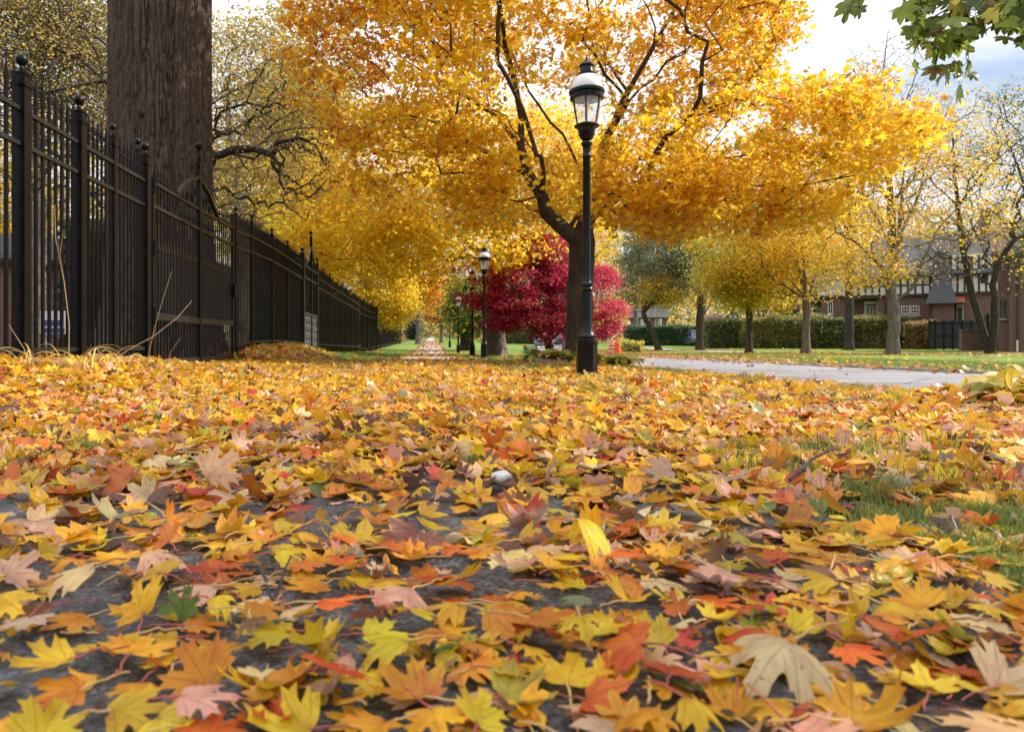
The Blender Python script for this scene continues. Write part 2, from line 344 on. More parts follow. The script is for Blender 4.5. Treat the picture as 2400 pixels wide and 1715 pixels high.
# ------------------------------------------------------------------ trees
class Tree:
    """Skeleton of connected nodes: a trunk, hand-laid limbs, then twigs that grow towards points of the crown's volume."""
    def __init__(s, seed): s.P = []; s.par = []; s.L = []; s.g = np.random.default_rng(seed)
    def node(s, p, par):
        s.P.append(np.array(p, float)); s.par.append(par); s.L.append(0.0 if par < 0 else s.L[par] + np.linalg.norm(s.P[-1] - s.P[par])); return len(s.P) - 1
    def path(s, pts, start=None, step=.35, jit=.04):
        P = [np.array(p, float) for p in pts]
        if start is None and s.P:
            A = np.array(s.P); start = int(np.argmin(((A - P[0]) ** 2).sum(1))); P = [s.P[start]] + P[1:] if np.linalg.norm(A[start] - P[0]) < .8 else [s.P[start]] + P
        cur = start if start is not None else s.node(P[0], -1)
        Q = [2 * P[0] - P[1]] + P + [2 * P[-1] - P[-2]]
        for i in range(1, len(Q) - 2):
            n = max(1, int(np.linalg.norm(Q[i + 1] - Q[i]) / step))
            for k in range(1, n + 1):
                t = k / n; a, b, c, d = Q[i - 1:i + 3]
                p = .5 * (2 * b + (c - a) * t + (2 * a - 5 * b + 4 * c - d) * t * t + (3 * b - a - 3 * c + d) * t ** 3)
                cur = s.node(p + s.g.normal(0, jit, 3) * (0 if k == n and i == len(Q) - 3 else 1), cur)
        return cur
    def grow(s, A, alpha=.35, jit=.12, seg=.5, droop=0.0, first=0):
        """Attach crown points one by one to the nearest (and least remote) node."""
        A = np.array(A); M = len(A); N = np.array(s.P); Ln = np.array(s.L)
        D = np.linalg.norm(A[:, None] - N[None, first:], axis=2) + alpha * Ln[None, first:]
        best = D.argmin(1) + first; cost = D.min(1); left = np.ones(M, bool)
        for _ in range(M):
            i = int(np.argmin(np.where(left, cost, 1e9))); left[i] = False
            b = int(best[i]); p0 = s.P[b]; d = np.linalg.norm(A[i] - p0); n = max(1, int(round(d / seg))); cur = b; new = []
            for k in range(1, n + 1):
                t = k / n; p = p0 + (A[i] - p0) * t
                if k < n: p = p + s.g.normal(0, jit * min(1, d), 3) * .6
                p[2] -= droop * d * (t * t - t) * -1
                cur = s.node(p, cur); new.append(cur)
            NP = np.array([s.P[q] for q in new]); NL = np.array([s.L[q] for q in new])
            D = np.linalg.norm(A[:, None] - NP[None], axis=2) + alpha * NL[None]; m = D.min(1); j = D.argmin(1); up = m < cost
            cost = np.where(up, m, cost); best = np.where(up, np.array(new)[j], best)
    def radii(s, r0, rtip=.004):
        n = len(s.P); cnt = np.zeros(n); ch = [[] for _ in range(n)]
        for i, p in enumerate(s.par):
            if p >= 0: ch[p].append(i)
        for i in range(n - 1, -1, -1):
            if not ch[i]: cnt[i] = 1
            else: cnt[i] = sum(cnt[c] for c in ch[i])
        e = math.log(max(cnt[0], 2)) / math.log(r0 / rtip); s.cnt = cnt; s.ch = ch
        s.r = rtip * cnt ** (1 / e); return s.r
    def tubes(s, flare=.35, fz=.5, rmin=0.0, clamp=None, rough=0.0):
        """One mesh of all branches: V, faces."""
        V = []; Fq = []; n0 = 0; r = s.r.copy(); z0 = s.P[0][2]
        P = np.array(s.P)
        used = np.zeros(len(P), bool); stack = [(0, -1)]
        while stack:
            i, p = stack.pop(); chain = ([p] if p >= 0 else []) + [i]; cur = i
            while s.ch[cur]:
                c = max(s.ch[cur], key=lambda q: s.cnt[q])
                for q in s.ch[cur]:
                    if q != c: stack.append((q, cur))
                chain.append(c); cur = c
            if len(chain) < 2: continue
            pp = P[chain]; rr = r[chain].copy()
            if p >= 0: rr[0] = min(r[p], rr[1] * 1.25) if len(rr) > 1 else rr[0]
            if max(rr) < rmin: continue
            rr[-1] *= .6
            big = rr.max(); k = 14 if big > .12 else 9 if big > .04 else 5 if big > .012 else 3
            if p < 0:
                rr = rr * (1 + flare * np.exp(-(pp[:, 2] - z0) / fz)); k = 20
            ring = tube_rings(pp, rr, k)
            if p < 0 and flare > 0:                               # buttressed foot
                ang = 2 * np.pi * np.arange(k) / k; lob = 1 + .22 * np.exp(-(pp[:, 2] - z0) / (fz * .8))[:, None] * np.sin(ang * 5 + s.g.random() * 6)[None]
                ring = pp[:, None] + (ring - pp[:, None]) * lob[:, :, None]
            if rough and big > .05:
                ring = pp[:, None] + (ring - pp[:, None]) * (1 + rough * (vnoise(ring, 5.0) - .5))[:, :, None]
            V.append(ring.reshape(-1, 3)); m = len(pp)
            a = np.arange(m - 1)[:, None] * k + np.arange(k)[None]; b = np.arange(m - 1)[:, None] * k + (np.arange(k)[None] + 1) % k
            Fq.append((np.stack([a, b, b + k, a + k], 2).reshape(-1, 4)) + n0); n0 += m * k
        return np.concatenate(V), [np.concatenate(Fq)]
def blob_points(g, blobs, n, shell=.55):
    """Points inside a union of ellipsoids (cx,cy,cz,rx,ry,rz,weight), denser outwards."""
    wt = np.array([b[6] for b in blobs], float); ix = g.choice(len(blobs), n, p=wt / wt.sum()); d = g.normal(size=(n, 3)); d /= np.linalg.norm(d, axis=1)[:, None]
    rad = g.random(n) ** (1 / 3) * (1 - shell) + shell * g.random(n) ** .18
    B = np.array([b[:6] for b in blobs])[ix]; return B[:, :3] + d * rad[:, None] * B[:, 3:]
VAR = {k: [curl(T[0], np.random.default_rng(90 + i), a) for i in range(10)] for k, T, a in (('lo', T_LO, .7), ('sprig', T_SPRIG, .6), ('long', T_LONG, .7), ('mid', T_MID, .9))}
TPL = {'lo': T_LO, 'sprig': T_SPRIG, 'long': T_LONG, 'mid': T_MID}
def leaves_at(g, pos, size, colf, tpl='lo', up=.9, svar=.25):
    n = len(pos); nrm = g.normal(0, 1, (n, 3)); nrm[:, 2] = np.abs(nrm[:, 2]) * .6 + up
    Rm = frames(nrm, g.random(n) * 6.283); sz = size * np.clip(1 + g.normal(0, svar, n), .4, 1.7)
    return scatter(VAR[tpl], TPL[tpl][1], pos, Rm, sz, colf(pos))
def make_tree(name, label, cat, base, trunk, r0, limbs, blobs, ntips, nleaf, leafsize, colf, barkm, seed, group=None, tpl='lo', alpha=.35, jit=.12,
              spread=(.3, .16), rtip=.004, flare=.35, fz=.5, up=.9, shell=.55, dens=.0, droop=0.0, parent_limbs=True, rmin=0.0, trunkpath_jit=.02, clipf=None):
    """One tree: an Empty at its foot > trunk (all wood) and crown (all leaves)."""
    g = np.random.default_rng(seed); T = Tree(seed); base = np.array(base, float)
    T.path([base] + [np.array(p) for p in trunk], step=.3, jit=trunkpath_jit); nt_ = len(T.P)
    for lb in limbs: T.path(lb, step=.4, jit=.03)
    A = blob_points(g, blobs, ntips, shell)
    if clipf is not None: A = A[clipf(A)]
    if dens: A = A[vnoise(A, .55) > dens * g.random(len(A))]
    T.grow(A, alpha, jit, droop=droop, first=max(0, nt_ // 2) if len(trunk) else 0); T.radii(r0, rtip)
    root = empty(name, tuple(base), label, cat, group)
    V, Fc = T.tubes(flare, fz, rmin, rough=.25)
    link('trunk', build_mesh('trunk', V - base, Fc, barkm), root)
    if nleaf:
        P = np.array(T.P); an = np.nonzero(T.cnt <= 2)[0]
        an = an[an > nt_]
        pos = P[g.choice(an, nleaf)] + g.normal(0, 1, (nleaf, 3)) * np.array([spread[0], spread[0], spread[1]])
        if clipf is not None: pos = pos[clipf(pos)]
        V, Fc, c, _ = leaves_at(g, pos, leafsize, colf, tpl, up)
        link('crown', build_mesh('crown', V - base, Fc, M_LEAF, c), root)
    return root
def mixcol(stops, var=.18):
    """Colour function: stops = [(rgb, weight(pos) or number)], one pick per leaf, in patches."""
    def f(pos):
        n = len(pos); W = np.stack([np.broadcast_to(wf(pos) if callable(wf) else wf, n) for _, wf in stops], 1).astype(float)
        W = np.clip(W, 0, None) + 1e-6; W /= W.sum(1)[:, None]; cum = W.cumsum(1); ix = (rng.random(n)[:, None] > cum).sum(1).clip(0, len(stops) - 1)
        c = np.array([s[0] for s in stops])[ix]
        return np.clip(c * (1 + rng.normal(0, var, (n, 1))) * (1 + rng.normal(0, .05, (n, 3))), .003, .9)
    return f
# ------------------------------------------------------------------ ground, path, road
UL = [-220, -150, -100, -70, -50, -38, -30, -24, -19, -15, -12, -10, -8.5, -7.3, -6.3, -5.5, -4.8, -4.2, -3.8, -3.5, -3.3, -3.1, -2.9, -2.7, -2.5, -2.3, -2.1, -1.9, -1.7, -1.5, -1.3, -1.1, -.9, -.74, -.5, -.2, .1, .4, .64, .8, 1, 1.25, 1.5, 1.8, 2.1, 2.3, 2.5, 2.7, 2.9, 3.1, 3.3, 3.6, 3.9,
      4.16, 4.30, 5, 6.5, 8, 8.8, 8.94, 9.3, 10, 11, 12, 13.5, 15, 17, 19, 22, 25, 29, 34, 40, 48, 58, 72, 90, 120, 170, 260]
YL = np.concatenate([[-40, -25, -15, -8, -4, -2, -1], np.arange(0, 8, .25), np.arange(8, 24, .5), np.arange(24, 60, 1.5), np.arange(60, 120, 4), [125, 140, 160, 190, 230, 300, 400, 600, 900, 1400]])
U, Y2 = np.meshgrid(np.array(UL, float), YL)
X2 = U + road_c(Y2) * sstep(1.0, 4.16, U)
Z2 = zg(X2, Y2) + .012 * (vnoise(np.stack([X2 * 1.7, Y2 * 1.7, 0 * X2], -1)) - .5) * (np.abs(X2) < 40)
inroad = (U > 4.2) & (U < 8.9); Z2 = np.where(inroad, Z2 - .3, Z2)
G = np.stack([X2, Y2, Z2], -1).reshape(-1, 3); nx, ny = len(UL), len(YL)
idx = np.arange(nx * ny).reshape(ny, nx); q = np.stack([idx[:-1, :-1], idx[:-1, 1:], idx[1:, 1:], idx[1:, :-1]], -1).reshape(-1, 4)
# ground cover: leaf mould under the litter, lawn elsewhere
litter_zone = sstep(17, 13.5, Y2) * (U < 4.25) + sstep(-3.0, -3.5, X2) * .8
litter_zone = np.clip(litter_zone, 0, 1).reshape(-1, 1)
lawn = np.array([.13, .19, .028]); soil = np.array([.10, .052, .02])
gc = lawn * (1 - litter_zone) + soil * litter_zone
m, t, b, out = mat('ground_cover'); l = t.links.new
a_ = nn(t, 'ShaderNodeAttribute'); a_.attribute_name = 'col'; tcn = nn(t, 'ShaderNodeTexCoord')
n1 = nn(t, 'ShaderNodeTexNoise', Scale=.55, Detail=6.0); l(tcn.outputs['Object'], n1.inputs['Vector'])
n2 = nn(t, 'ShaderNodeTexNoise', Scale=26.0, Detail=5.0, Roughness=.7); l(tcn.outputs['Object'], n2.inputs['Vector'])
h1 = nn(t, 'ShaderNodeHueSaturation'); l(a_.outputs['Color'], h1.inputs['Color'])
mr = nn(t, 'ShaderNodeMapRange'); mr.inputs[1].default_value = .3; mr.inputs[2].default_value = .7; mr.inputs[3].default_value = .65; mr.inputs[4].default_value = 1.35; l(n1.outputs['Fac'], mr.inputs[0]); l(mr.outputs[0], h1.inputs['Value'])
h2 = nn(t, 'ShaderNodeHueSaturation'); l(h1.outputs[0], h2.inputs['Color']); mr2 = nn(t, 'ShaderNodeMapRange'); mr2.inputs[1].default_value = .3; mr2.inputs[2].default_value = .7; mr2.inputs[3].default_value = .6; mr2.inputs[4].default_value = 1.4; l(n2.outputs['Fac'], mr2.inputs[0]); l(mr2.outputs[0], h2.inputs['Value'])
l(h2.outputs[0], b.inputs['Base Color']); b.inputs['Roughness'].default_value = .9; b.inputs['Specular IOR Level'].default_value = .2
bp = nn(t, 'ShaderNodeBump', Strength=.8, Distance=.03); l(n2.outputs['Fac'], bp.inputs['Height']); l(bp.outputs[0], b.inputs['Normal'])
tag(link('ground', build_mesh('ground', G, [q], m, gc)), kind='structure')
def ribbon(name, u0, u1, ys, dz, mtl, road=False, thick=0.0, nu=6):
    us = np.linspace(u0, u1, nu); UU, YY = np.meshgrid(us, ys); XX = UU + (road_c(YY) * sstep(1.0, 4.16, UU) if road else 0)
    ZZ = zg(XX, YY) + dz; V = np.stack([XX, YY, ZZ], -1).reshape(-1, 3); i = np.arange(len(V)).reshape(len(ys), nu)
    fs = [np.stack([i[:-1, :-1], i[:-1, 1:], i[1:, 1:], i[1:, :-1]], -1).reshape(-1, 4)]
    if thick:
        n0 = len(V); e = [i[:, 0], i[:, -1]]; B = np.concatenate([V[e[0]], V[e[1]]]) - np.array([0, 0, thick]); V = np.concatenate([V, B]); k = len(ys)
        for s_, (edge, o) in enumerate(((e[0], n0), (e[1], n0 + k))):
            bb = np.arange(k) + o; f = np.stack([edge[:-1], edge[1:], bb[1:], bb[:-1]], -1); fs.append(f if s_ == 0 else f[:, ::-1])
    return link(name, build_mesh(name, V, fs, mtl))
# near path: old dark asphalt; beyond: pale concrete slabs
m_as, t, b, out = mat('old_asphalt'); l = t.links.new
tcn = nn(t, 'ShaderNodeTexCoord'); n1 = nn(t, 'ShaderNodeTexNoise', Scale=420.0, Detail=3.0); n2 = nn(t, 'ShaderNodeTexNoise', Scale=5.0, Detail=5.0); v1 = nn(t, 'ShaderNodeTexVoronoi', Scale=210.0)
for n in (n1, n2, v1): l(tcn.outputs['Object'], n.inputs['Vector'])
cr = nn(t, 'ShaderNodeValToRGB'); cr.color_ramp.elements[0].color = (.010, .011, .013, 1); cr.color_ramp.elements[1].color = (.105, .105, .112, 1); cr.color_ramp.elements[0].position = .1; cr.color_ramp.elements[1].position = .9
ad = nn(t, 'ShaderNodeMath', operation='MULTIPLY'); sx_ = nn(t, 'ShaderNodeSeparateXYZ'); l(v1.outputs['Color'], sx_.inputs[0]); pw_ = nn(t, 'ShaderNodeMath', operation='POWER'); pw_.inputs[1].default_value = 2.2; l(sx_.outputs[0], pw_.inputs[0]); l(pw_.outputs[0], ad.inputs[0]); ad.inputs[1].default_value = .85; ad2 = nn(t, 'ShaderNodeMath', operation='ADD'); l(ad.outputs[0], ad2.inputs[0])
mm_ = nn(t, 'ShaderNodeMath', operation='MULTIPLY'); mm_.inputs[1].default_value = .35; l(n2.outputs['Fac'], mm_.inputs[0]); l(mm_.outputs[0], ad2.inputs[1]); l(ad2.outputs[0], cr.inputs[0]); l(cr.outputs[0], b.inputs['Base Color'])
bp = nn(t, 'ShaderNodeBump', Strength=.8, Distance=.0014); l(v1.outputs['Distance'], bp.inputs['Height']); l(bp.outputs[0], b.inputs['Normal'])
mr = nn(t, 'ShaderNodeMapRange'); mr.inputs[3].default_value = .35; mr.inputs[4].default_value = .8; l(n2.outputs['Fac'], mr.inputs[0]); l(mr.outputs[0], b.inputs['Roughness'])
tag(ribbon('path', -.80, .66, np.linspace(-3, 13.6, 84), .018, m_as, thick=.06), kind='structure')
M_CONC = simple('pale_concrete', (.40, .38, .36), .8, .22, 2.5, .25, 60)
def slabs():
    mb = MB(); y = 13.62
    while y < 130:
        y1 = y + 1.5; r = []
        for yy in (y + .008, y1 - .008):
            r.append([(-.80, yy, float(zg(-.80, yy)) + .022), (.66, yy, float(zg(.66, yy)) + .022), (.66, yy, float(zg(.66, yy)) - .06), (-.80, yy, float(zg(-.80, yy)) - .06)])
        mb.loft(r); y = y1
    return mb
tag(slabs().obj('sidewalk', M_CONC), kind='structure')
tag(ribbon('sidewalk_far', -.80, .66, np.concatenate([np.arange(130.05, 260, 6), [300]]), .02, M_CONC, thick=.06), kind='structure')
m_rd, t, b, out = mat('road_concrete'); l = t.links.new
tcn = nn(t, 'ShaderNodeTexCoord'); n1 = nn(t, 'ShaderNodeTexNoise', Scale=90.0, Detail=4.0); n2 = nn(t, 'ShaderNodeTexNoise', Scale=.8, Detail=6.0, Roughness=.6)
for n in (n1, n2): l(tcn.outputs['Object'], n.inputs['Vector'])
cr = nn(t, 'ShaderNodeValToRGB'); cr.color_ramp.elements[0].color = (.14, .14, .16, 1); cr.color_ramp.elements[1].color = (.29, .29, .325, 1); cr.color_ramp.elements[0].position = .33; cr.color_ramp.elements[1].position = .66; l(n2.outputs['Fac'], cr.inputs[0])
mmx = nn(t, 'ShaderNodeMixRGB', blend_type='OVERLAY'); mmx.inputs[0].default_value = .5; l(cr.outputs[0], mmx.inputs[1]); l(n1.outputs['Fac'], mmx.inputs[2]); spj = nn(t, 'ShaderNodeSeparateXYZ'); l(tcn.outputs['Object'], spj.inputs[0]); dv = nn(t, 'ShaderNodeMath', operation='DIVIDE'); dv.inputs[1].default_value = 4.5; l(spj.outputs[1], dv.inputs[0]); fr = nn(t, 'ShaderNodeMath', operation='FRACT'); l(dv.outputs[0], fr.inputs[0]); lt = nn(t, 'ShaderNodeMath', operation='LESS_THAN'); lt.inputs[1].default_value = .007; l(fr.outputs[0], lt.inputs[0])
vj = nn(t, 'ShaderNodeTexVoronoi', Scale=.45); vj.feature = 'DISTANCE_TO_EDGE'; nj = nn(t, 'ShaderNodeTexNoise', Scale=2.0, Detail=4.0); l(tcn.outputs['Object'], nj.inputs['Vector']); mj = nn(t, 'ShaderNodeMixRGB'); mj.inputs[0].default_value = .12; l(tcn.outputs['Object'], mj.inputs[1]); l(nj.outputs['Color'], mj.inputs[2]); l(mj.outputs[0], vj.inputs['Vector']); lt2 = nn(t, 'ShaderNodeMath', operation='LESS_THAN'); lt2.inputs[1].default_value = .006; l(vj.outputs['Distance'], lt2.inputs[0]); mxj = nn(t, 'ShaderNodeMath', operation='MAXIMUM'); l(lt.outputs[0], mxj.inputs[0]); l(lt2.outputs[0], mxj.inputs[1])
jm = nn(t, 'ShaderNodeMixRGB'); jm.inputs[2].default_value = (.05, .05, .05, 1); l(mxj.outputs[0], jm.inputs[0]); l(mmx.outputs[0], jm.inputs[1]); l(jm.outputs[0], b.inputs['Base Color']); b.inputs['Roughness'].default_value = .6
ysr = np.concatenate([np.arange(-20, 8, 2), np.arange(8, 70, 1.0), np.arange(70, 300, 10)])
tag(ribbon('road', 4.28, 8.82, ysr, -.03, m_rd, road=True, nu=12), kind='structure')
M_KERB = simple('kerb_stone', (.3, .28, .27), .85, .3, 4, .4, 40)
tag(ribbon('kerb', 4.15, 4.29, ysr, .012, M_KERB, road=True, thick=.2, nu=2), kind='structure')
tag(ribbon('kerb', 8.81, 8.95, ysr, .012, M_KERB, road=True, thick=.2, nu=2), kind='structure')
# a second pavement crosses the lawn beyond the road
def strip(name, pts, wd, mtl, dz=.02):
    rings = []
    P = np.array(pts, float); Q = []
    for i in range(len(P) - 1): Q += list(P[i] + (P[i + 1] - P[i]) * np.linspace(0, 1, 14, endpoint=False)[:, None])
    Q = np.array(Q + [P[-1]]); D = np.gradient(Q, axis=0); D /= np.linalg.norm(D, axis=1)[:, None]; Nn = np.stack([-D[:, 1], D[:, 0]], 1)
    a, b_ = Q + Nn * wd / 2, Q - Nn * wd / 2
    za, zb = zg(a[:, 0], a[:, 1]) + dz, zg(b_[:, 0], b_[:, 1]) + dz
    mb = MB(); mb.loft([[(a[i, 0], a[i, 1], za[i]), (b_[i, 0], b_[i, 1], zb[i]), (b_[i, 0], b_[i, 1], zb[i] - .1), (a[i, 0], a[i, 1], za[i] - .1)] for i in range(len(Q))])
    return tag(mb.obj(name, mtl), kind='structure')
strip('pavement', [(46, 42), (30, 44), (24, 46), (20.5, 50), (19, 60), (22, 90)], 1.6, M_CONC)

# ------------------------------------------------------------------ iron fence along the path
FX = -3.30
def fz(y): return float(np.interp(y, [0, 8.7, 12.0, 13.4, 16, 19, 24, 30, 40], [.0, .02, .02, .13, .19, .15, .12, .1, .05]) + rise(FX, y))
def picket_mesh(wd, top, collar, name, z0=.06):
    mb = MB(); h = wd / 2
    mb.box((-.010, -h, z0), (.010, h, top - .20))
    mb.loft([[(-.010, -h, top - .20), (.010, -h, top - .20), (.010, h, top - .20), (-.010, h, top - .20)],
             [(-.012, -h * 1.15, top - .17), (.012, -h * 1.15, top - .17), (.012, h * 1.15, top - .17), (-.012, h * 1.15, top - .17)],
             [(-.006, -h * .42, top - .09), (.006, -h * .42, top - .09), (.006, h * .42, top - .09), (-.006, h * .42, top - .09)],
             [(-.001, -.001, top), (.001, -.001, top), (.001, .001, top), (-.001, .001, top)]])
    if collar: mb.sphere((0, 0, top - .225), .019, 8)
    return mb.mesh(name, M_IRON, ang=35)
ME_PK_W = picket_mesh(.034, 2.58, False, 'picket'); ME_PK = picket_mesh(.020, 2.56, True, 'picket'); ME_PK_G = picket_mesh(.020, 2.52, True, 'picket', .12)
def post_mesh(wd, top, ball):
    mb = MB(); h = wd / 2
    mb.box((-h, -h, -.15), (h, h, top - .02), .006)
    mb.box((-h - .008, -h - .008, top - .12), (h + .008, h + .008, top - .085), .004)
    mb.loft([[(-h - .006, -h - .006, top - .02), (h + .006, -h - .006, top - .02), (h + .006, h + .006, top - .02), (-h - .006, h + .006, top - .02)],
             [(-h - .006, -h - .006, top), (h + .006, -h - .006, top), (h + .006, h + .006, top), (-h - .006, h + .006, top)],
             [(-h * .4, -h * .4, top + .02), (h * .4, -h * .4, top + .02), (h * .4, h * .4, top + .02), (-h * .4, h * .4, top + .02)]])
    pm = mb.mesh('post', M_IRON, ang=35)
    mb = MB(); mb.lathe([(ball * .45, 0), (ball * .5, .012), (ball * .32, .022), (ball * .3, .04), (ball * .5, .05), (ball * .4, .056)], 12, (0, 0, top + .015)); mb.sphere((0, 0, top + .065 + ball * .8), ball, 18)
    return pm, mb.mesh('ball_finial', M_IRON, ang=40)
POST_BIG = post_mesh(.105, 2.50, .050); POST_THIN = post_mesh(.058, 2.48, .036)
def add_post(parent, y, kind, dz=0.0, dx=0.0):
    p = link('post', kind[0], parent, (dx, y - parent.location.y, fz(y) + dz - parent.location.z)); link('ball_finial', kind[1], p); return p
def bar(parent, name, y0, y1, za, zb, hz, th, m=M_RAILIRON, dx=0.0):
    """A rail from y0 to y1 whose ends stand za / zb above the fence's base."""
    oy, oz = parent.location.y, parent.location.z; mb = MB()
    e = [(y0, fz(y0) + za), (y1, fz(y1) + zb)]
    mb.loft([[(dx - th / 2, y - oy, z - hz / 2 - oz), (dx + th / 2, y - oy, z - hz / 2 - oz), (dx + th / 2, y - oy, z + hz / 2 - oz), (dx - th / 2, y - oy, z + hz / 2 - oz)] for y, z in e])
    return mb.obj(name, m, parent)
def bay(parent, y0, y1, h0, h1, pk, step, rails=(2.20, 1.92, .27), single=True):
    a, b_ = y0 + h0, y1 - h1
    for k, z in enumerate(rails): bar(parent, 'rail', a, b_, z, z, .036, .042)
    n = max(1, int(round((b_ - a) / step)))
    ys = [a + (b_ - a) * (i + .5) / n for i in range(n)]
    if single:
        for y in ys: link('picket', pk, parent, (0, y - parent.location.y, fz(y) - parent.location.z))
    else:
        mb = MB(); oy, oz = parent.location.y, parent.location.z
        for y in ys:
            z = fz(y) - oz; h = .010
            mb.box((-h, y - oy - h, z + .06), (h, y - oy + h, z + 2.34)); mb.loft([[(-.012, y - oy - .012, z + 2.34), (.012, y - oy - .012, z + 2.34), (.012, y - oy + .012, z + 2.34), (-.012, y - oy + .012, z + 2.34)], [(-.001, y - oy - .001, z + 2.56), (.001, y - oy - .001, z + 2.56), (.001, y - oy + .001, z + 2.56), (-.001, y - oy + .001, z + 2.56)]])
        mb.obj('picket_grille', M_IRON, parent)
f1 = empty('iron_fence', (FX, 5.0, fz(5.0)), 'tall black iron fence with thick ball-topped posts, from picture edge to driveway gate', 'fence')
for y, k in ((5.02, POST_BIG), (6.02, POST_BIG), (7.0, POST_BIG), (7.75, POST_THIN), (8.62, POST_BIG)): add_post(f1, y, k)
add_post(f1, 8.74, POST_THIN, .12, -.13)
bay(f1, 5.02, 6.02, .054, .054, ME_PK_W, .108); bay(f1, 6.02, 7.0, .054, .054, ME_PK_W, .108)
bay(f1, 7.0, 7.75, .054, .03, ME_PK, .095); bay(f1, 7.75, 8.62, .03, .054, ME_PK, .095)
f2 = empty('iron_fence', (FX, 12.55, fz(12.55)), 'black iron fence with slim posts between the wide driveway gate and the narrow footpath gate', 'fence')
ys2 = [12.62, 13.75, 15.5, 17.2, 19.15]
for i, y in enumerate(ys2): add_post(f2, y, POST_BIG if i == 4 else POST_THIN, .08 if i == 4 else 0)
for a, b_ in zip(ys2, ys2[1:]): bay(f2, a, b_, .03, .03, ME_PK, .105)
f3 = empty('iron_fence', (FX, 21.7, fz(21.7)), 'black iron fence stepping away beyond the narrow footpath gate', 'fence')
ys3 = [21.75, 22.9, 24.4, 26.0, 27.6, 29.3, 31.0, 32.6, 34.3]
for i, y in enumerate(ys3): add_post(f3, y, POST_THIN)
for a, b_ in zip(ys3, ys3[1:]): bay(f3, a, b_, .03, .03, ME_PK, .11, single=False)
f4 = empty('iron_fence', (FX, 35.0, fz(35.0)), 'farthest run of the black iron fence with thicker posts, ending by the yellow tree', 'fence')
ys4 = [35.1, 36.5, 38.8, 41.5, 45, 49, 53, 57, 61, 66, 71]
for i, y in enumerate(ys4): add_post(f4, y, POST_BIG if i in (1, 2, 4, 10) else POST_THIN)
for a, b_ in zip(ys4, ys4[1:]): bay(f4, a, b_, .05, .05, ME_PK, .12, rails=(2.16, 1.86, .2), single=False)

# driveway gate
GY0, GY1 = 8.80, 12.42; GYM = 10.62
gt = empty('driveway_gate', (FX, GY0, fz(GY0)), 'wide black iron driveway gate with a scrolled pediment and a ball-topped centre bar', 'gate')
def gp(y): return y - GY0
def gbar(name, y0, y1, za, zb, hz, th, m=M_RAILIRON, dx=0.0): return bar(gt, name, y0, y1, za, zb, hz, th, m, dx)
for y, wd, hh in ((GY0 + .025, .05, 2.3), (GY1 - .025, .05, 2.5)):
    mb = MB(); mb.box((-wd / 2, gp(y) - wd / 2, .06), (wd / 2, gp(y) + wd / 2, hh), .005); mb.obj('stile', M_IRON, gt)
for (a, b_) in ((GY0 + .05, GYM - .034), (GYM + .034, GY1 - .05)):
    gbar('rail', a, b_, .10, .10, .10, .05); gbar('rail', a, b_, .66, .66, .085, .05); gbar('rail', a, b_, 1.96, 1.96, .038, .045); gbar('rail', a, b_, 2.24, 2.24, .038, .045)
mb = MB(); mb.box((-.033, gp(GYM) - .033, .06), (.033, gp(GYM) + .033, 3.06), .005); mb.box((-.043, gp(GYM) - .043, 2.95), (.043, gp(GYM) + .043, 2.985), .004)
cp_ = mb.obj('centre_bar', M_IRON, gt); mb = MB(); mb.lathe([(.02, 0), (.026, .015), (.015, .03), (.02, .04)], 12, (0, gp(GYM), 3.06)); mb.sphere((0, gp(GYM), 3.15), .058, 18); mb.obj('ball_finial', M_IRON, cp_)
mb = MB(); h = .009; mb.box((-h, -h, .15), (h, h, 2.28)); mb.loft([[(-.011, -.011, 2.28), (.011, -.011, 2.28), (.011, .011, 2.28), (-.011, .011, 2.28)], [(-.001, -.001, 2.5), (.001, -.001, 2.5), (.001, .001, 2.5), (-.001, .001, 2.5)]]); mb.sphere((0, 0, 2.30), .019, 8)
me_gp = mb.mesh('picket', M_IRON, ang=35)
mb = MB(); mb.box((-h, -h, .70), (h, h, 1.46)); mb.loft([[(-.011, -.016, 1.46), (.011, -.016, 1.46), (.011, .016, 1.46), (-.011, .016, 1.46)], [(-.006, -.020, 1.50), (.006, -.020, 1.50), (.006, .020, 1.50), (-.006, .020, 1.50)], [(-.001, -.002, 1.62), (.001, -.002, 1.62), (.001, .002, 1.62), (-.001, .002, 1.62)]]); mb.sphere((0, 0, 1.47), .017, 8)
me_dog = mb.mesh('short_picket', M_RAILIRON, ang=35)
n = 32
for i in range(n):
    y = GY0 + .05 + (GY1 - GY0 - .1) * (i + .5) / n
    if abs(y - GYM) < .05: continue
    near_top = abs(y - GYM) < .92
    o = link('picket', me_gp, gt, (0, gp(y), 0))
    if near_top:                                            # under the pediment the bars stop at the top rail
        o.scale = (1, 1, .895)
for i in range(n - 1):
    y = GY0 + .05 + (GY1 - GY0 - .1) * (i + 1.0) / n
    if abs(y - GYM) < .05: continue
    link('short_picket', me_dog, gt, (0, gp(y), 0))
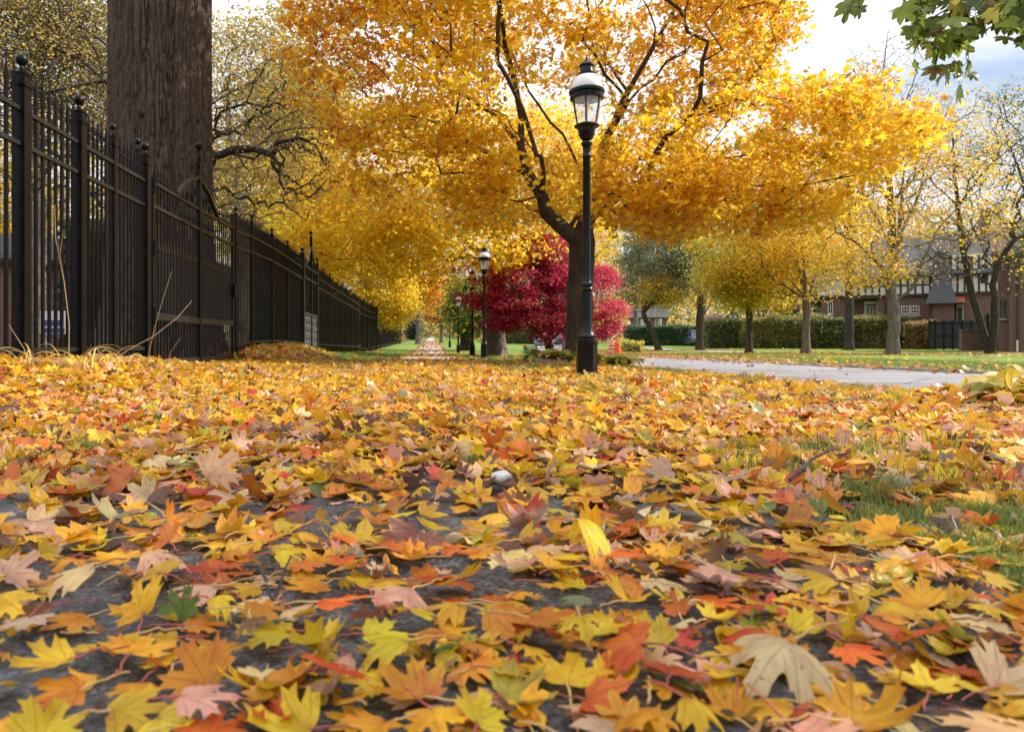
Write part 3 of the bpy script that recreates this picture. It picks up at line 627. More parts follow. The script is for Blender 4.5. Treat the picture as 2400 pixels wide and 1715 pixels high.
for sgn in (-1, 1):                                         # pediment: sloping bar, volutes, S-scroll under the ball
    c = gp(GYM); mb = MB()
    mb.flatbar([(0, c + sgn * .95, 2.27), (0, c + sgn * .70, 2.42), (0, c + sgn * .4, 2.58), (0, c + sgn * .12, 2.66), (0, c + sgn * .04, 2.70)], .045, .06, (0, -sgn * .4, 1))
    mb.obj('pediment_bar', M_RAILIRON, gt)
    for (yc, zc, r0_, turns, up_) in ((.26, 2.40, .115, 1.6, 1), (.50, 2.34, .07, 1.4, 1), (.10, 2.86, .055, 1.5, -1)):
        pts = []
        for k in range(26):
            tt = k / 25; r = r0_ * (1 - .72 * tt); an = -1.2 + turns * 6.283 * tt
            pts.append((0, c + sgn * (yc + r * math.cos(an)), zc + up_ * r * math.sin(an)))
        mb = MB(); mb.tube(pts, .014, 6); mb.obj('scroll', M_IRON, gt)
    pts = [(0, c + sgn * (.05 + .10 * math.sin(k / 9 * 3.14)), 2.66 + .34 * k / 9) for k in range(10)]; mb = MB(); mb.tube(pts, .011, 6); mb.obj('scroll', M_IRON, gt)
for z in (.55, 1.35, 2.1):
    mb = MB(); mb.lathe([(.001, 0), (.022, 0), (.022, .2), (.001, .2)], 10, (.05, gp(GY0) - .01, z)); mb.obj('hinge', M_IRON, gt)
mb = MB(); mb.box((.01, gp(GY1) - .10, 1.12), (.075, gp(GY1) - .03, 1.32), .006); mb.obj('lock_box', M_IRON, gt)
mb = MB(); mb.box((FX - .35, 8.7, fz(10) - .12), (FX + .28, 12.5, fz(10) + .055), .01); tag(mb.obj('gate_sill', M_CONC), 'grey concrete sill slab under the driveway gate', 'slab')

# footpath gate
WY0, WY1 = 19.22, 21.68; WM = 20.55
wg = empty('footpath_gate', (FX, WY0, fz(WY0)), 'narrow black iron gate with a tall ball-topped centre post and lattice lower panels', 'gate')
for y, hh, br in ((WY0 + .09, 2.62, .05), (WM, 3.22, .055), (WY1 - .05, 2.62, .05)):
    mb = MB(); mb.box((-.035, y - WY0 - .035, .02), (.035, y - WY0 + .035, hh), .005); p = mb.obj('gate_post', M_IRON, wg); mb = MB(); mb.lathe([(.03, 0), (.015, .03), (.02, .04)], 10, (0, y - WY0, hh)); mb.sphere((0, y - WY0, hh + .04 + br), br); mb.obj('ball_finial', M_IRON, p)
for a, b_ in ((WY0 + .125, WM - .035), (WM + .035, WY1 - .085)):
    for z, hz in ((.12, .08), (1.05, .09), (2.0, .04), (2.3, .04)): bar(wg, 'rail', a, b_, z, z, hz, .05)
    for i in range(9):
        y = a + (b_ - a) * (i + .5) / 9; mb = MB(); mb.box((-.009, y - WY0 - .009, 1.1), (.009, y - WY0 + .009, 2.5)); mb.obj('picket', M_IRON, wg)
    mb = MB()
    for i in range(5):
        y = a + (b_ - a) * (i + .5) / 5
        pts = [(.0, y - WY0 + .06 * math.sin(k * .9), .16 + .85 * k / 28) for k in range(29)]; mb.tube(pts, .010, 5); mb.tube([(p_[0] + .012, 2 * (y - WY0) - p_[1], p_[2]) for p_ in pts], .010, 5)
    mb.obj('lattice_grille', M_GREYIRON, wg)
    mb = MB(); s_ = 1 if a > WM else -1; c = WM - WY0
    mb.flatbar([(0, c + s_ * .85, 2.34), (0, c + s_ * .4, 2.62), (0, c + s_ * .06, 2.9)], .035, .05, (0, 0, 1)); mb.obj('pediment_bar', M_RAILIRON, wg)

# ------------------------------------------------------------------ street lamps
def make_lamp(loc, label):
    r = empty('street_lamp', loc, label, 'street lamp', 'black lantern lamps along the footpath')
    mb = MB(); a8 = R(22.5)
    mb.lathe([(.118, -.1), (.118, .045), (.112, .06), (.104, .066), (.103, .33), (.108, .345), (.112, .352)], 8, rot=a8); mb.obj('base', M_LAMP_BASE, r, ang=30)
    mb = MB(); mb.lathe([(.098, .352), (.098, .37), (.088, .378), (.086, .39), (.094, .398), (.094, .412), (.084, .42), (.072, .445), (.058, .48), (.049, .52), (.046, .60), (.045, .84), (.056, .848), (.066, .862), (.062, .876), (.054, .884), (.066, .90), (.064, .915), (.050, .925), (.042, .94), (.0385, 1.0), (.036, 2.12), (.042, 2.13), (.042, 2.15), (.036, 2.16), (.037, 2.23), (.05, 2.25), (.055, 2.265), (.05, 2.28), (.036, 2.30)], 28); mb.obj('post', M_LAMP, r, ang=40)
    mb = MB(); mb.lathe([(.036, 2.30), (.055, 2.305), (.072, 2.34), (.080, 2.38), (.084, 2.41), (.105, 2.42), (.112, 2.432), (.105, 2.445), (.095, 2.45)], 28); 
    for k in range(22): a = 6.283 * k / 22; mb.sphere((.108 * math.cos(a), .108 * math.sin(a), 2.432), .011, 6)
    mb.obj('lantern_cup', M_LAMP, r, ang=40)
    mb = MB(); mb.lathe([(.095, 2.452), (.098, 2.47), (.112, 2.54), (.128, 2.62), (.138, 2.70)], 32); g = mb.obj('glass', M_LGLASS, r, ang=60)
    mb = MB()
    for k in range(6):
        a = 6.283 * k / 6 + R(75); pr = [(.100, 2.45), (.118, 2.54), (.133, 2.62), (.142, 2.70)]
        mb.tube([(x * math.cos(a), x * math.sin(a), z) for x, z in pr], .0075, 6)
    mb.obj('glazing_bar', M_LAMP, r)
    mb = MB(); mb.lathe([(.140, 2.685), (.158, 2.69), (.160, 2.71), (.150, 2.72), (.150, 2.735), (.170, 2.745), (.172, 2.765), (.165, 2.775), (.150, 2.78)], 32); mb.obj('lantern_ring', M_LAMP, r, ang=35)
    mb = MB(); mb.lathe([(.150, 2.782), (.152, 2.80), (.146, 2.83), (.132, 2.865), (.112, 2.895), (.092, 2.912)], 32); mb.obj('dome', M_DOME, r, ang=60)
    mb = MB(); mb.lathe([(.095, 2.91), (.095, 2.922), (.082, 2.928), (.082, 2.942), (.068, 2.95), (.062, 2.98), (.060, 3.0), (.074, 3.008), (.073, 3.018), (.060, 3.03), (.042, 3.048), (.022, 3.06), (.014, 3.066), (.012, 3.085), (.004, 3.11), (.0005, 3.115)], 28); mb.obj('cap', M_LAMP, r, ang=40)
    mb = MB(); mb.lathe([(.012, 2.46), (.016, 2.5), (.02, 2.56), (.016, 2.6), (.022, 2.62), (.03, 2.65), (.02, 2.68)], 12); mb.obj('bulb_holder', M_DOME, r, ang=50)
    return r
M_LAMP_BASE = simple('worn_lamp_base', (.005, .006, .0065), .28, .4, 12, .2, 30, spec=.22)
m, t, b, out = mat('lamp_glass'); l = t.links.new; b.inputs['Base Color'].default_value = (.8, .8, .8, 1); b.inputs['Roughness'].default_value = .12; tp = nn(t, 'ShaderNodeBsdfTransparent'); ms = nn(t, 'ShaderNodeMixShader', Fac=.28); l(tp.outputs[0], ms.inputs[1]); l(b.outputs[0], ms.inputs[2]); l(ms.outputs[0], out.inputs[0]); M_LGLASS = m
# flaking paint low on the base
t = M_LAMP_BASE.node_tree; l = t.links.new; b = [n for n in t.nodes if n.type == 'BSDF_PRINCIPLED'][0]; tcn = nn(t, 'ShaderNodeTexCoord'); sp = nn(t, 'ShaderNodeSeparateXYZ'); l(tcn.outputs['Object'], sp.inputs[0])
nz2 = nn(t, 'ShaderNodeTexNoise', Scale=16.0, Detail=6.0, Roughness=.7); l(tcn.outputs['Object'], nz2.inputs['Vector'])
mr = nn(t, 'ShaderNodeMapRange'); mr.inputs[1].default_value = .02; mr.inputs[2].default_value = .12; mr.inputs[3].default_value = .52; mr.inputs[4].default_value = .74; l(sp.outputs[2], mr.inputs[0])
gt_ = nn(t, 'ShaderNodeMath', operation='GREATER_THAN'); l(nz2.outputs['Fac'], gt_.inputs[0]); l(mr.outputs[0], gt_.inputs[1])
mxn = nn(t, 'ShaderNodeMixRGB'); mxn.inputs[1].default_value = (.005, .006, .0065, 1); mxn.inputs[2].default_value = (.10, .085, .08, 1); l(gt_.outputs[0], mxn.inputs[0]); l(mxn.outputs[0], b.inputs['Base Color'])
lx = 1.50
lamp1 = make_lamp((lx, 7.19, float(zg(lx, 7.19))), 'nearest tall black lantern lamp with chipped octagonal base standing in the leaves')
for (px, Y, lab) in ((1135, 20.5, 'black lantern lamp on the lit lawn just in front of the red maple'), (1107, 26.6, 'black lamp post whose lantern hides behind crimson maple twigs'), (1074, 38.8, 'small black lantern lamp before the big green-leaved tree'), (1054, 56, 'tiny black lamp post farthest down the path')):
    c = copy_tree(lamp1); x = (px - HX) * Y / F; c.location = (x, Y, float(zg(x, Y))); c['label'] = lab
# ------------------------------------------------------------------ trees
GOLD, YEL, AMB, ORG, RED, YGR, GRN, OLV, BRN, CRIM = (.76, .385, .006), (.81, .52, .010), (.70, .285, .006), (.63, .175, .006), (.5, .06, .02), (.36, .36, .03), (.10, .17, .03), (.30, .25, .05), (.20, .09, .03), (.60, .028, .075)
def P3(*t): return [tuple(at(*q)) for q in t]
# the big maple behind the lamp: gold inside, orange where the sun reaches the outer crown
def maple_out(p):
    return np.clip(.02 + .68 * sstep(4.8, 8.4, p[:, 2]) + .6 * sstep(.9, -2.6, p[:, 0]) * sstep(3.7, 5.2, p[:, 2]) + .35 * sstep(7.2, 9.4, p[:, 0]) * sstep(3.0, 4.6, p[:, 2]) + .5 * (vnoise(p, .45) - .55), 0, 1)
def mclip(p):                                                 # airier round the forked limbs
    a = (p[:, 0] > 1.5) & (p[:, 0] < 2.9) & (p[:, 1] < 14.9) & (p[:, 2] > 2.8) & (p[:, 2] < 5.0); b = (p[:, 0] > 3.1) & (p[:, 0] < 4.3) & (p[:, 1] < 15.3) & (p[:, 2] > 3.4) & (p[:, 2] < 7.5)
    return ~((a & (rng.random(len(p)) < .72)) | (b & (rng.random(len(p)) < .55)))
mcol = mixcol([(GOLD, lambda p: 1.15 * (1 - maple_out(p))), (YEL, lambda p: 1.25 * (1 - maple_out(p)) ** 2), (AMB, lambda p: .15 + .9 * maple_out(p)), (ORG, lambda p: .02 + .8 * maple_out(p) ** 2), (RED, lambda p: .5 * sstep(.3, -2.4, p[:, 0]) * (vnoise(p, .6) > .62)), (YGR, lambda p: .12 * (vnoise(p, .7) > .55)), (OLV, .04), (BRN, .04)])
by = 15.3; bx = (1361 - HX) * by / F
make_tree('maple_tree', 'big golden orange maple with a dark forked trunk behind the nearest lamp', 'tree', (bx, by, float(zg(bx, by)) - .05),
    P3((1359, 760, 15.3), (1360, 680, 15.3), (1362, 610, 15.3), (1363, 565, 15.3), (1385, 500, 15.4), (1402, 420, 15.5), (1425, 320, 15.6), (1470, 220, 15.7), (1530, 110, 15.8), (1590, 0, 15.9), (1640, -160, 15.9)), .262,
    [P3((1362, 578, 15.3), (1325, 545, 15.1), (1285, 505, 14.9), (1262, 455, 14.7), (1236, 410, 14.5), (1224, 345, 14.4), (1222, 280, 14.3), (1205, 190, 14.2), (1180, 60, 14.2), (1160, -120, 14.3)),
     P3((1236, 405, 14.5), (1170, 372, 14.0), (1110, 340, 13.5), (1040, 300, 12.9), (960, 270, 12.2), (860, 262, 11.6)),
     P3((1236, 412, 14.5), (1160, 410, 14.6), (1080, 406, 15.0), (990, 430, 15.6), (880, 470, 16.2)),
     P3((1224, 345, 14.4), (1190, 300, 14.6), (1130, 250, 15.0), (1040, 200, 15.4), (930, 130, 15.8)),
     P3((1385, 500, 15.4), (1360, 390, 15.9), (1318, 318, 16.2), (1260, 250, 16.6), (1200, 130, 17), (1160, -40, 17.4)),
     P3((1402, 420, 15.5), (1470, 380, 15.0), (1560, 372, 14.5), (1660, 375, 14.0), (1780, 360, 13.5), (1920, 390, 13.0)),
     P3((1385, 500, 15.4), (1450, 455, 15.0), (1560, 430, 14.7), (1700, 430, 14.3), (1850, 440, 14.0), (2010, 400, 13.8)),
     P3((1425, 320, 15.6), (1520, 250, 15.2), (1640, 200, 14.6), (1760, 190, 14.0), (1900, 240, 13.4), (2030, 300, 12.9)),
     P3((1470, 220, 15.7), (1420, 140, 15.9), (1400, 40, 16.1), (1390, -140, 16.4)),
     P3((1425, 320, 15.6), (1500, 210, 14.6), (1600, 120, 13.4), (1720, 40, 12.2), (1800, -60, 11.6)),
     P3((1262, 455, 14.7), (1270, 390, 13.6), (1230, 330, 12.4), (1150, 250, 11.2), (1080, 180, 10.2)),
     P3((1402, 420, 15.5), (1440, 350, 13.8), (1500, 300, 12.2), (1560, 280, 11.0)),
     P3((1402, 420, 15.5), (1450, 370, 17.2), (1540, 330, 18.8), (1640, 310, 20))],
    [(-.2, 13.2, 5.4, 2.5, 3.2, 1.8, 2.2), (3.0, 14.6, 8.2, 5.0, 4.8, 2.6, 4.2), (5.9, 13.6, 3.85, 2.9, 3.0, 1.0, 2.8), (4.7, 14.5, 6.4, 2.3, 3.2, 1.9, 2.6), (1.2, 12.6, 7.3, 3.4, 3.2, 2.4, 2.8), (3.6, 13.8, 3.35, 3.0, 2.2, .7, .9), (3.2, 15.6, 3.6, 2.4, 1.2, .8, .6), (7.2, 13.6, 3.9, 1.5, 2.0, .62, .7), (5.0, 13.2, 2.75, 1.6, 1.4, .6, .8), (1.0, 13.4, 2.95, .9, .8, .5, .3), (4.2, 12.7, 3.0, .8, .8, .5, .25), (6.5, 13, 2.75, .9, .8, .45, .25), (2.7, 13.0, 3.1, .6, .6, .4, .12), (.6, 14.4, 3.6, 2.6, 2.4, .9, .6), (5.2, 14.2, 3.2, 2.6, 2.2, .7, 1.0)],
    2500, 82000, .086, mcol, M_MAPLEB, 11, tpl='lo', alpha=.28, jit=.16, spread=(.19, .10), flare=.22, fz=.5, dens=.7, droop=.02, clipf=mclip)

# the yellow maple behind it
bx, by = (1161 - HX) * 27 / F, 27.0
ycol = mixcol([((.88, .60, .015), 1.8), (GOLD, .8), (AMB, lambda p: .05 + .4 * sstep(8, 11, p[:, 2])), (YGR, .12), (ORG, lambda p: .5 * (vnoise(p, .35) > .66)), (RED, lambda p: .6 * (vnoise(p + 9, .3) > .72))])
make_tree('maple_tree', 'bright yellow maple with a pale grey trunk behind the second lamp', 'tree', (bx, by, float(zg(bx, by)) - .05),
    P3((1160, 740, 27), (1162, 660, 27), (1170, 590, 27.1), (1178, 520, 27.3), (1185, 430, 27.5), (1200, 320, 27.5), (1210, 220, 27.5)), .33,
    [P3((1164, 640, 27), (1120, 590, 26.5), (1060, 540, 26), (980, 500, 25), (880, 480, 24)), P3((1170, 590, 27.1), (1130, 500, 28), (1060, 420, 29), (980, 340, 30)), P3((1178, 520, 27.3), (1240, 440, 27.8), (1330, 380, 28), (1430, 330, 28)), P3((1164, 640, 27), (1040, 570, 28.5), (930, 560, 30), (820, 580, 31))],
    [(.2, 26.5, 6.0, 5.0, 4.5, 3.0, 3), (-2.8, 26, 4.4, 3.0, 3.4, 1.8, 1.9), (3.4, 27.5, 6.4, 4.0, 4, 2.8, 2), (.6, 25.0, 3.6, 3.4, 2.6, 1.1, 1.1)], 900, 44000, .115, ycol, M_GREYB, 12, tpl='lo', spread=(.38, .24), dens=.5, alpha=.3, jit=.2)
# crimson japanese maple
bx, by = (1283 - HX) * 25.5 / F, 25.5
rcol = mixcol([(CRIM, 1.2), ((.40, .018, .07), .7), ((.56, .025, .04), lambda p: .25 + .9 * sstep(4.3, 6.5, p[:, 0])), ((.5, .07, .02), lambda p: .22 + .9 * sstep(1.5, .8, p[:, 2]) * (vnoise(p, .9) > .45)), ((.16, .012, .035), .6)], .2)
make_tree('japanese_maple', 'low spreading crimson Japanese maple in layers behind the gold maple trunk', 'tree', (bx, by, float(zg(bx, by)) - .05),
    [(bx + .03, by, .5), (bx + .1, by, .9), (bx + .15, by, 1.5), (bx + .1, by, 2.3), (bx - .1, by, 3.2)], .12,
    [[(bx + .03, by, .5), (bx - .5, by - .2, .95), (bx - 1.3, by - .4, 1.5), (bx - 2.4, by - .4, 1.8)], [(bx + .05, by, .6), (bx + .7, by - .2, 1.1), (bx + 1.5, by - .3, 1.6), (bx + 2.2, by - .2, 1.9)], [(bx + .1, by, .9), (bx - .5, by - .9, 1.6), (bx - .9, by - 1.5, 2.2)], [(bx + .1, by, .9), (bx + .5, by + .7, 1.8), (bx + .9, by + 1.2, 2.6)]],
    [(bx - .2, by, 3.4, 1.2, 1.2, .85, 1.8), (bx - .6, by - .2, 2.6, 1.9, 1.6, .55, 1.7), (bx + .9, by - .1, 2.5, 1.6, 1.5, .6, 1.4), (bx - 1.0, by - .5, 1.75, 1.7, 1.3, .5, 1.7), (bx + 1.1, by - .3, 1.6, 1.6, 1.3, .4, 1.3), (bx - .3, by - .9, 1.2, 1.5, .9, .4, 1.2), (bx - 2.4, by - .4, 1.95, .8, .6, .16, .28), (bx - 1.7, by - .8, 1.05, .8, .5, .16, .35), (bx + 1.5, by - .5, .95, .9, .7, .35, .6), (bx + .3, by - 1.0, .75, 1.0, .6, .3, .5)],
    1000, 52000, .062, rcol, M_DARKB, 13, tpl='lo', spread=(.16, .09), alpha=.25, jit=.12, up=1.4, shell=.3, flare=.2, rtip=.003, dens=.45)
# old oak behind the fence: furrowed trunk
OX, OY = (376 - HX) * 13.4 / F, 13.4
nr, na = 760, 640
zz = np.linspace(-.3, 9.0, nr); aa = 2 * np.pi * np.arange(na) / na
Zm, Am = np.meshgrid(zz, aa, indexing='ij')
rad = .93 * (1 - .012 * Zm) + .30 * np.exp(-np.maximum(Zm, 0) / .7) + .05 * np.exp(-((Zm - 8.5) / 2.5) ** 2)
pc = np.stack([np.cos(Am) * 3.2, np.sin(Am) * 3.2, Zm * .16], -1)
low = vnoise(pc + 5, .9) - .5
pr = np.stack([np.cos(Am) * 19 + .7 * vnoise(pc + 3, 9.0), np.sin(Am) * 19, Zm * 2.1 + 2.0 * vnoise(pc, 2.2)], -1)
v_ = np.abs(2 * vnoise(pr, 1.0) - 1); v2_ = np.abs(2 * vnoise(pr * np.array([1, 1, .55]) + 17, 1.0) - 1); groove = np.maximum(1 - sstep(.02, .30, v_), .8 * (1 - sstep(.02, .22, v2_))); ridge2 = 1 - np.abs(2 * vnoise(pr * np.array([1.9, 1.9, 2.6]) + 11, 1.0) - 1)
rad = rad + .06 * low + (-.055) * groove * (.5 + vnoise(pr * .31 + 5, 1.0)) + .016 * (ridge2 - .6) + .020 * (vnoise(pr * np.array([2.7, 2.7, 5.0]) + 23, 1.0) - .5) + .010 * (vnoise(pr * np.array([5.5, 5.5, 11.0]) + 3, 1.0) - .5) + .03 * np.sin(3 * Am + .5) * np.exp(-Zm / 5)
V = np.stack([OX + rad * np.cos(Am) + .03 * Zm * 0, OY + rad * np.sin(Am), Zm + float(zg(OX, OY))], -1).reshape(-1, 3)
ix = np.arange(nr * na).reshape(nr, na); qd = np.stack([ix[:-1], np.roll(ix[:-1], -1, 1), np.roll(ix[1:], -1, 1), ix[1:]], -1).reshape(-1, 4)
oak = empty('oak_tree', (OX, OY, float(zg(OX, OY))), 'huge old tree trunk with furrowed brown bark just behind the black fence', 'tree')
link('trunk', build_mesh('trunk', V - np.array(oak.location), [qd], M_OAK), oak)
mb = MB(); lt = (OX, OY, 8.6)
for a, el, ln in ((.3, 1.0, 4), (1.6, .8, 4.5), (2.7, 1.1, 4), (4.0, .7, 4.5), (5.2, 1.0, 4.2)):
    p = [np.array([OX + .3 * math.cos(a), OY + .3 * math.sin(a), 8.3 - oak.location.z])]
    for k in range(1, 7): p.append(p[-1] + np.array([math.cos(a + .1 * k) * math.cos(el), math.sin(a + .1 * k) * math.cos(el), math.sin(el)]) * ln / 6)
    mb.tube([q_ - np.array([oak.location.x, oak.location.y, 0]) for q_ in p], np.linspace(.42, .16, 7), 14)
mb.obj('limb', M_OAK, oak, ang=60)
# gnarled bare crab apple around the oak
cx, cyy = (450 - HX) * 17 / F, 17.0
gcol = mixcol([(OLV, 1.0), (GOLD, .5), (BRN, .5)])
make_tree('crab_apple_tree', 'gnarled dark tree with twisted nearly bare branches reaching out past the huge trunk', 'tree', (cx, cyy, float(zg(cx, cyy))),
    P3((452, 700, 17), (455, 600, 17), (450, 500, 17), (440, 420, 17), (420, 300, 17), (400, 150, 17), (410, -40, 17)), .24,
    [P3((450, 480, 17), (500, 372, 16.4), (545, 345, 16), (600, 345, 15.8), (640, 362, 15.6), (652, 335, 15.4), (700, 322, 15.2), (740, 340, 15), (752, 372, 14.8), (775, 405, 14.7)),
     P3((545, 345, 16), (570, 385, 15.6), (600, 410, 15.4)), P3((640, 362, 15.6), (660, 395, 15.4), (655, 425, 15.3)), P3((600, 345, 15.8), (640, 310, 16), (690, 300, 16.3), (760, 300, 16.5)),
     P3((440, 420, 17), (500, 330, 17.4), (580, 290, 18), (660, 250, 18.4)), P3((420, 300, 17), (520, 230, 17.5), (600, 190, 18)),
     P3((440, 420, 17), (330, 290, 17), (245, 185, 16.8), (190, 140, 16.6), (110, 105, 16.4), (40, 60, 16.2)), P3((245, 185, 16.8), (215, 110, 16.8), (160, 50, 16.8), (90, 0, 16.7)),
     P3((420, 300, 17), (300, 160, 17), (230, 90, 17), (150, 30, 17), (80, -60, 17)), P3((245, 185, 16.8), (180, 205, 16.4), (100, 220, 16), (30, 200, 15.8)), P3((450, 480, 17), (330, 380, 17.4), (240, 330, 17.4), (170, 250, 17.4), (120, 160, 17.2))],
    [(-8.2, 17, 5.6, 2.8, 1.8, 2.6, 4.5), (-3.8, 16.6, 4.6, 1.9, 1.6, 1.8, 2.6), (-4.6, 17.4, 6.4, 2.2, 1.8, 1.2, 1.4), (-2.6, 15.4, 4.0, .8, .9, .8, .7), (-7.0, 17, 4.2, 2.2, 1.6, .9, 1.2)], 3600, 9000, .06, gcol, M_DARKB, 14, tpl='sprig', alpha=.12, jit=.22, spread=(.2, .15), rtip=.0055, dens=.2)
# sycamore with pale mottled limbs
sx, sy = (560 - HX) * 31 / F, 31.0
scol = mixcol([(OLV, 1.0), ((.24, .19, .04), .9), (GOLD, .5), (BRN, .35), (YGR, .25)])
make_tree('sycamore_tree', 'tall sycamore with pale mottled limbs and sparse olive leaves beyond the fence', 'tree', (sx, sy, .1),
    P3((562, 720, 31), (568, 620, 31), (566, 520, 31), (560, 400, 31), (530, 250, 31), (548, 120, 31), (570, 0, 31), (580, -200, 31)), .36,
    [P3((566, 540, 31), (620, 520, 30), (665, 520, 29.6), (690, 490, 29.4), (700, 470, 29.3)), P3((560, 400, 31), (620, 280, 30.6), (672, 185, 30.4), (730, 110, 30.2), (800, 40, 30), (860, -60, 30)), P3((530, 250, 31), (600, 180, 31.5), (640, 80, 32), (665, -40, 32)), P3((672, 185, 30.4), (740, 160, 29.6), (830, 165, 29)), P3((548, 120, 31), (470, 60, 31), (400, -60, 31)), P3((620, 520, 30), (655, 480, 30), (665, 430, 30))],
    [(-8.2, 31, 10.5, 4, 3.5, 4, 3), (-5.4, 30.5, 11.5, 3.0, 3, 3.2, 2), (-6.8, 30, 6.5, 3, 3, 1.8, 1.5), (-12, 31, 11.5, 3.5, 3, 3.5, 1.5)], 900, 36000, .13, scol, M_PALEB, 15, tpl='sprig', spread=(.4, .3), dens=.45, alpha=.3, jit=.25)
# ------------------------------------------------------------------ trees left of the path, beyond the fence
def round_tree(name, label, px, Y, top, bot, wl, wr, trunk_r, ntips, nleaf, size, colf, seed, barkm=M_GREYB, base_py=None, tpl='sprig', dens=.5, lean=0, ry=None, group=None, fork=.35, spread=.38, lobes=8, rtip=.008, extra=()):
    """A tree given by where its foot stands and how far its crown reaches in the photo (px at its own distance)."""
    x = (px - HX) * Y / F; k = Y / F; z0 = float(zg(x, Y)); zt = CH + (HY - top) * k; zb = CH + (HY - bot) * k; xl, xr = (wl - HX) * k, (wr - HX) * k
    g = np.random.default_rng(seed); cx_, cz_ = (xl + xr) / 2, (zt + zb) / 2; rx, rz = (xr - xl) / 2, (zt - zb) / 2; ry = ry or rx * .85; blobs = []
    for i in range(lobes):
        a = g.random() * 6.283; rr = .55 * math.sqrt(g.random()); h = g.uniform(-.55, .55)
        blobs.append((cx_ + rx * rr * math.cos(a), Y + ry * rr * math.sin(a), cz_ + rz * h, rx * g.uniform(.4, .6), ry * g.uniform(.4, .6), rz * g.uniform(.32, .5), 1))
    blobs.append((cx_, Y, cz_, rx * .8, ry * .8, rz * .85, 1.6))
    for (ex, ey, erx, ery, ew) in extra: blobs.append(((ex - HX) * k, Y, CH + (HY - ey) * k, erx * k, erx * k, ery * k, ew))
    zf = zb + (zt - zb) * .12; h0 = zf - z0
    tr = [(x + lean * .35, Y, z0 + h0 * .5), (x + lean * .8, Y, zf), (x + lean + (cx_ - x - lean) * .5, Y, zb + (zt - zb) * .45), (cx_, Y, zb + (zt - zb) * .8)]
    limbs = []
    for i in range(6):
        a = i * 1.05 + g.random() * .7; st = (x + lean * .8, Y, zf); e = (cx_ + rx * .62 * math.cos(a), Y + ry * .62 * math.sin(a), cz_ + rz * g.uniform(-.5, .45))
        md = tuple(st[j] * .5 + e[j] * .5 + (0, 0, .12 * h0)[j] for j in range(3)); limbs.append([st, md, e])
    return make_tree(name, label, 'tree', (x, Y, z0 - .05), tr, trunk_r, limbs, blobs, ntips, nleaf, size, colf, barkm, seed, group=group, tpl=tpl, spread=(spread, spread * .55), dens=dens, alpha=.3, jit=.2, flare=.4, fz=.4, rtip=rtip)
yl = mixcol([((.90, .64, .02), 1.6), (GOLD, .7), (YGR, .25)]); ol = mixcol([(OLV, 1), ((.25, .2, .04), .8), (GOLD, .55), (YGR, .4), (BRN, .2)]); gr = mixcol([(GRN, 1), ((.13, .2, .03), .7), (YGR, .35), (YEL, .1)]); am = mixcol([(AMB, 1), (GOLD, .9), (ORG, .4), (BRN, .15)]); rb = mixcol([(BRN, 1), (ORG, .5), ((.25, .03, .03), .6), (AMB, .4)])
ygm = mixcol([((.86, .60, .02), 1.2), (GOLD, .8), (YGR, .45), (OLV, .25)]); dk = mixcol([((.09, .1, .035), 1), ((.13, .125, .04), .8), (OLV, .35), ((.05, .08, .03), .7)])
round_tree('maple_tree', 'brilliant yellow tree drooping over the end of the fence by the path', 868, 46, 470, 775, 690, 985, .22, 800, 42000, .14, yl, 21, dens=.2, extra=[(905, 690, 65, 80, 3), (940, 700, 35, 60, 1.5), (850, 640, 90, 70, 2.5)])
round_tree('yellow_tree', 'yellow green tree behind the fence, above the small footpath gate', 735, 34, 330, 700, 560, 880, .2, 500, 26000, .15, ygm, 22)
round_tree('olive_tree', 'loose olive and gold tree rising behind the sycamore limbs', 640, 40, 60, 640, 470, 850, .28, 600, 38000, .17, ol, 23, dens=.35)
round_tree('olive_tree', 'dull gold tree at the upper left picture edge behind the bare twisted branches', 90, 27, -120, 420, -160, 330, .26, 600, 26000, .13, mixcol([((.13, .095, .022), 1), ((.24, .15, .015), .6), ((.09, .085, .022), .8)]), 24, dens=.3)  # leaf colours darkened to stand in for shade
round_tree('amber_tree', 'amber tree between the yellow trees over the distant path', 980, 75, 560, 755, 900, 1075, .25, 400, 10000, .22, am, 25)
round_tree('russet_tree', 'dark russet tree low over the distant path', 1035, 85, 660, 770, 985, 1090, .2, 300, 7000, .2, rb, 26)
round_tree('magnolia_tree', 'broad tree with big drooping green leaves behind the far lamps', 1092, 46, 640, 800, 1035, 1185, .33, 400, 7500, .30, mixcol([(GRN, 1), ((.16, .24, .03), .9), (YGR, .5), (YEL, .2)]), 27, barkm=M_DARKB, tpl='long', dens=.2)
round_tree('spruce_shrub', 'dark blue-green evergreen beside the far end of the path', 968, 120, 742, 800, 945, 988, .2, 200, 5000, .2, mixcol([((.02, .045, .035), 1), ((.03, .06, .04), .8)]), 28, dens=0)
round_tree('orange_tree', 'orange red maple glowing behind the yellow crown, above the red maple', 1330, 42, 300, 600, 1240, 1440, .25, 400, 12000, .17, mixcol([(ORG, 1), (RED, .6), (AMB, .8), (GOLD, .3)]), 29)
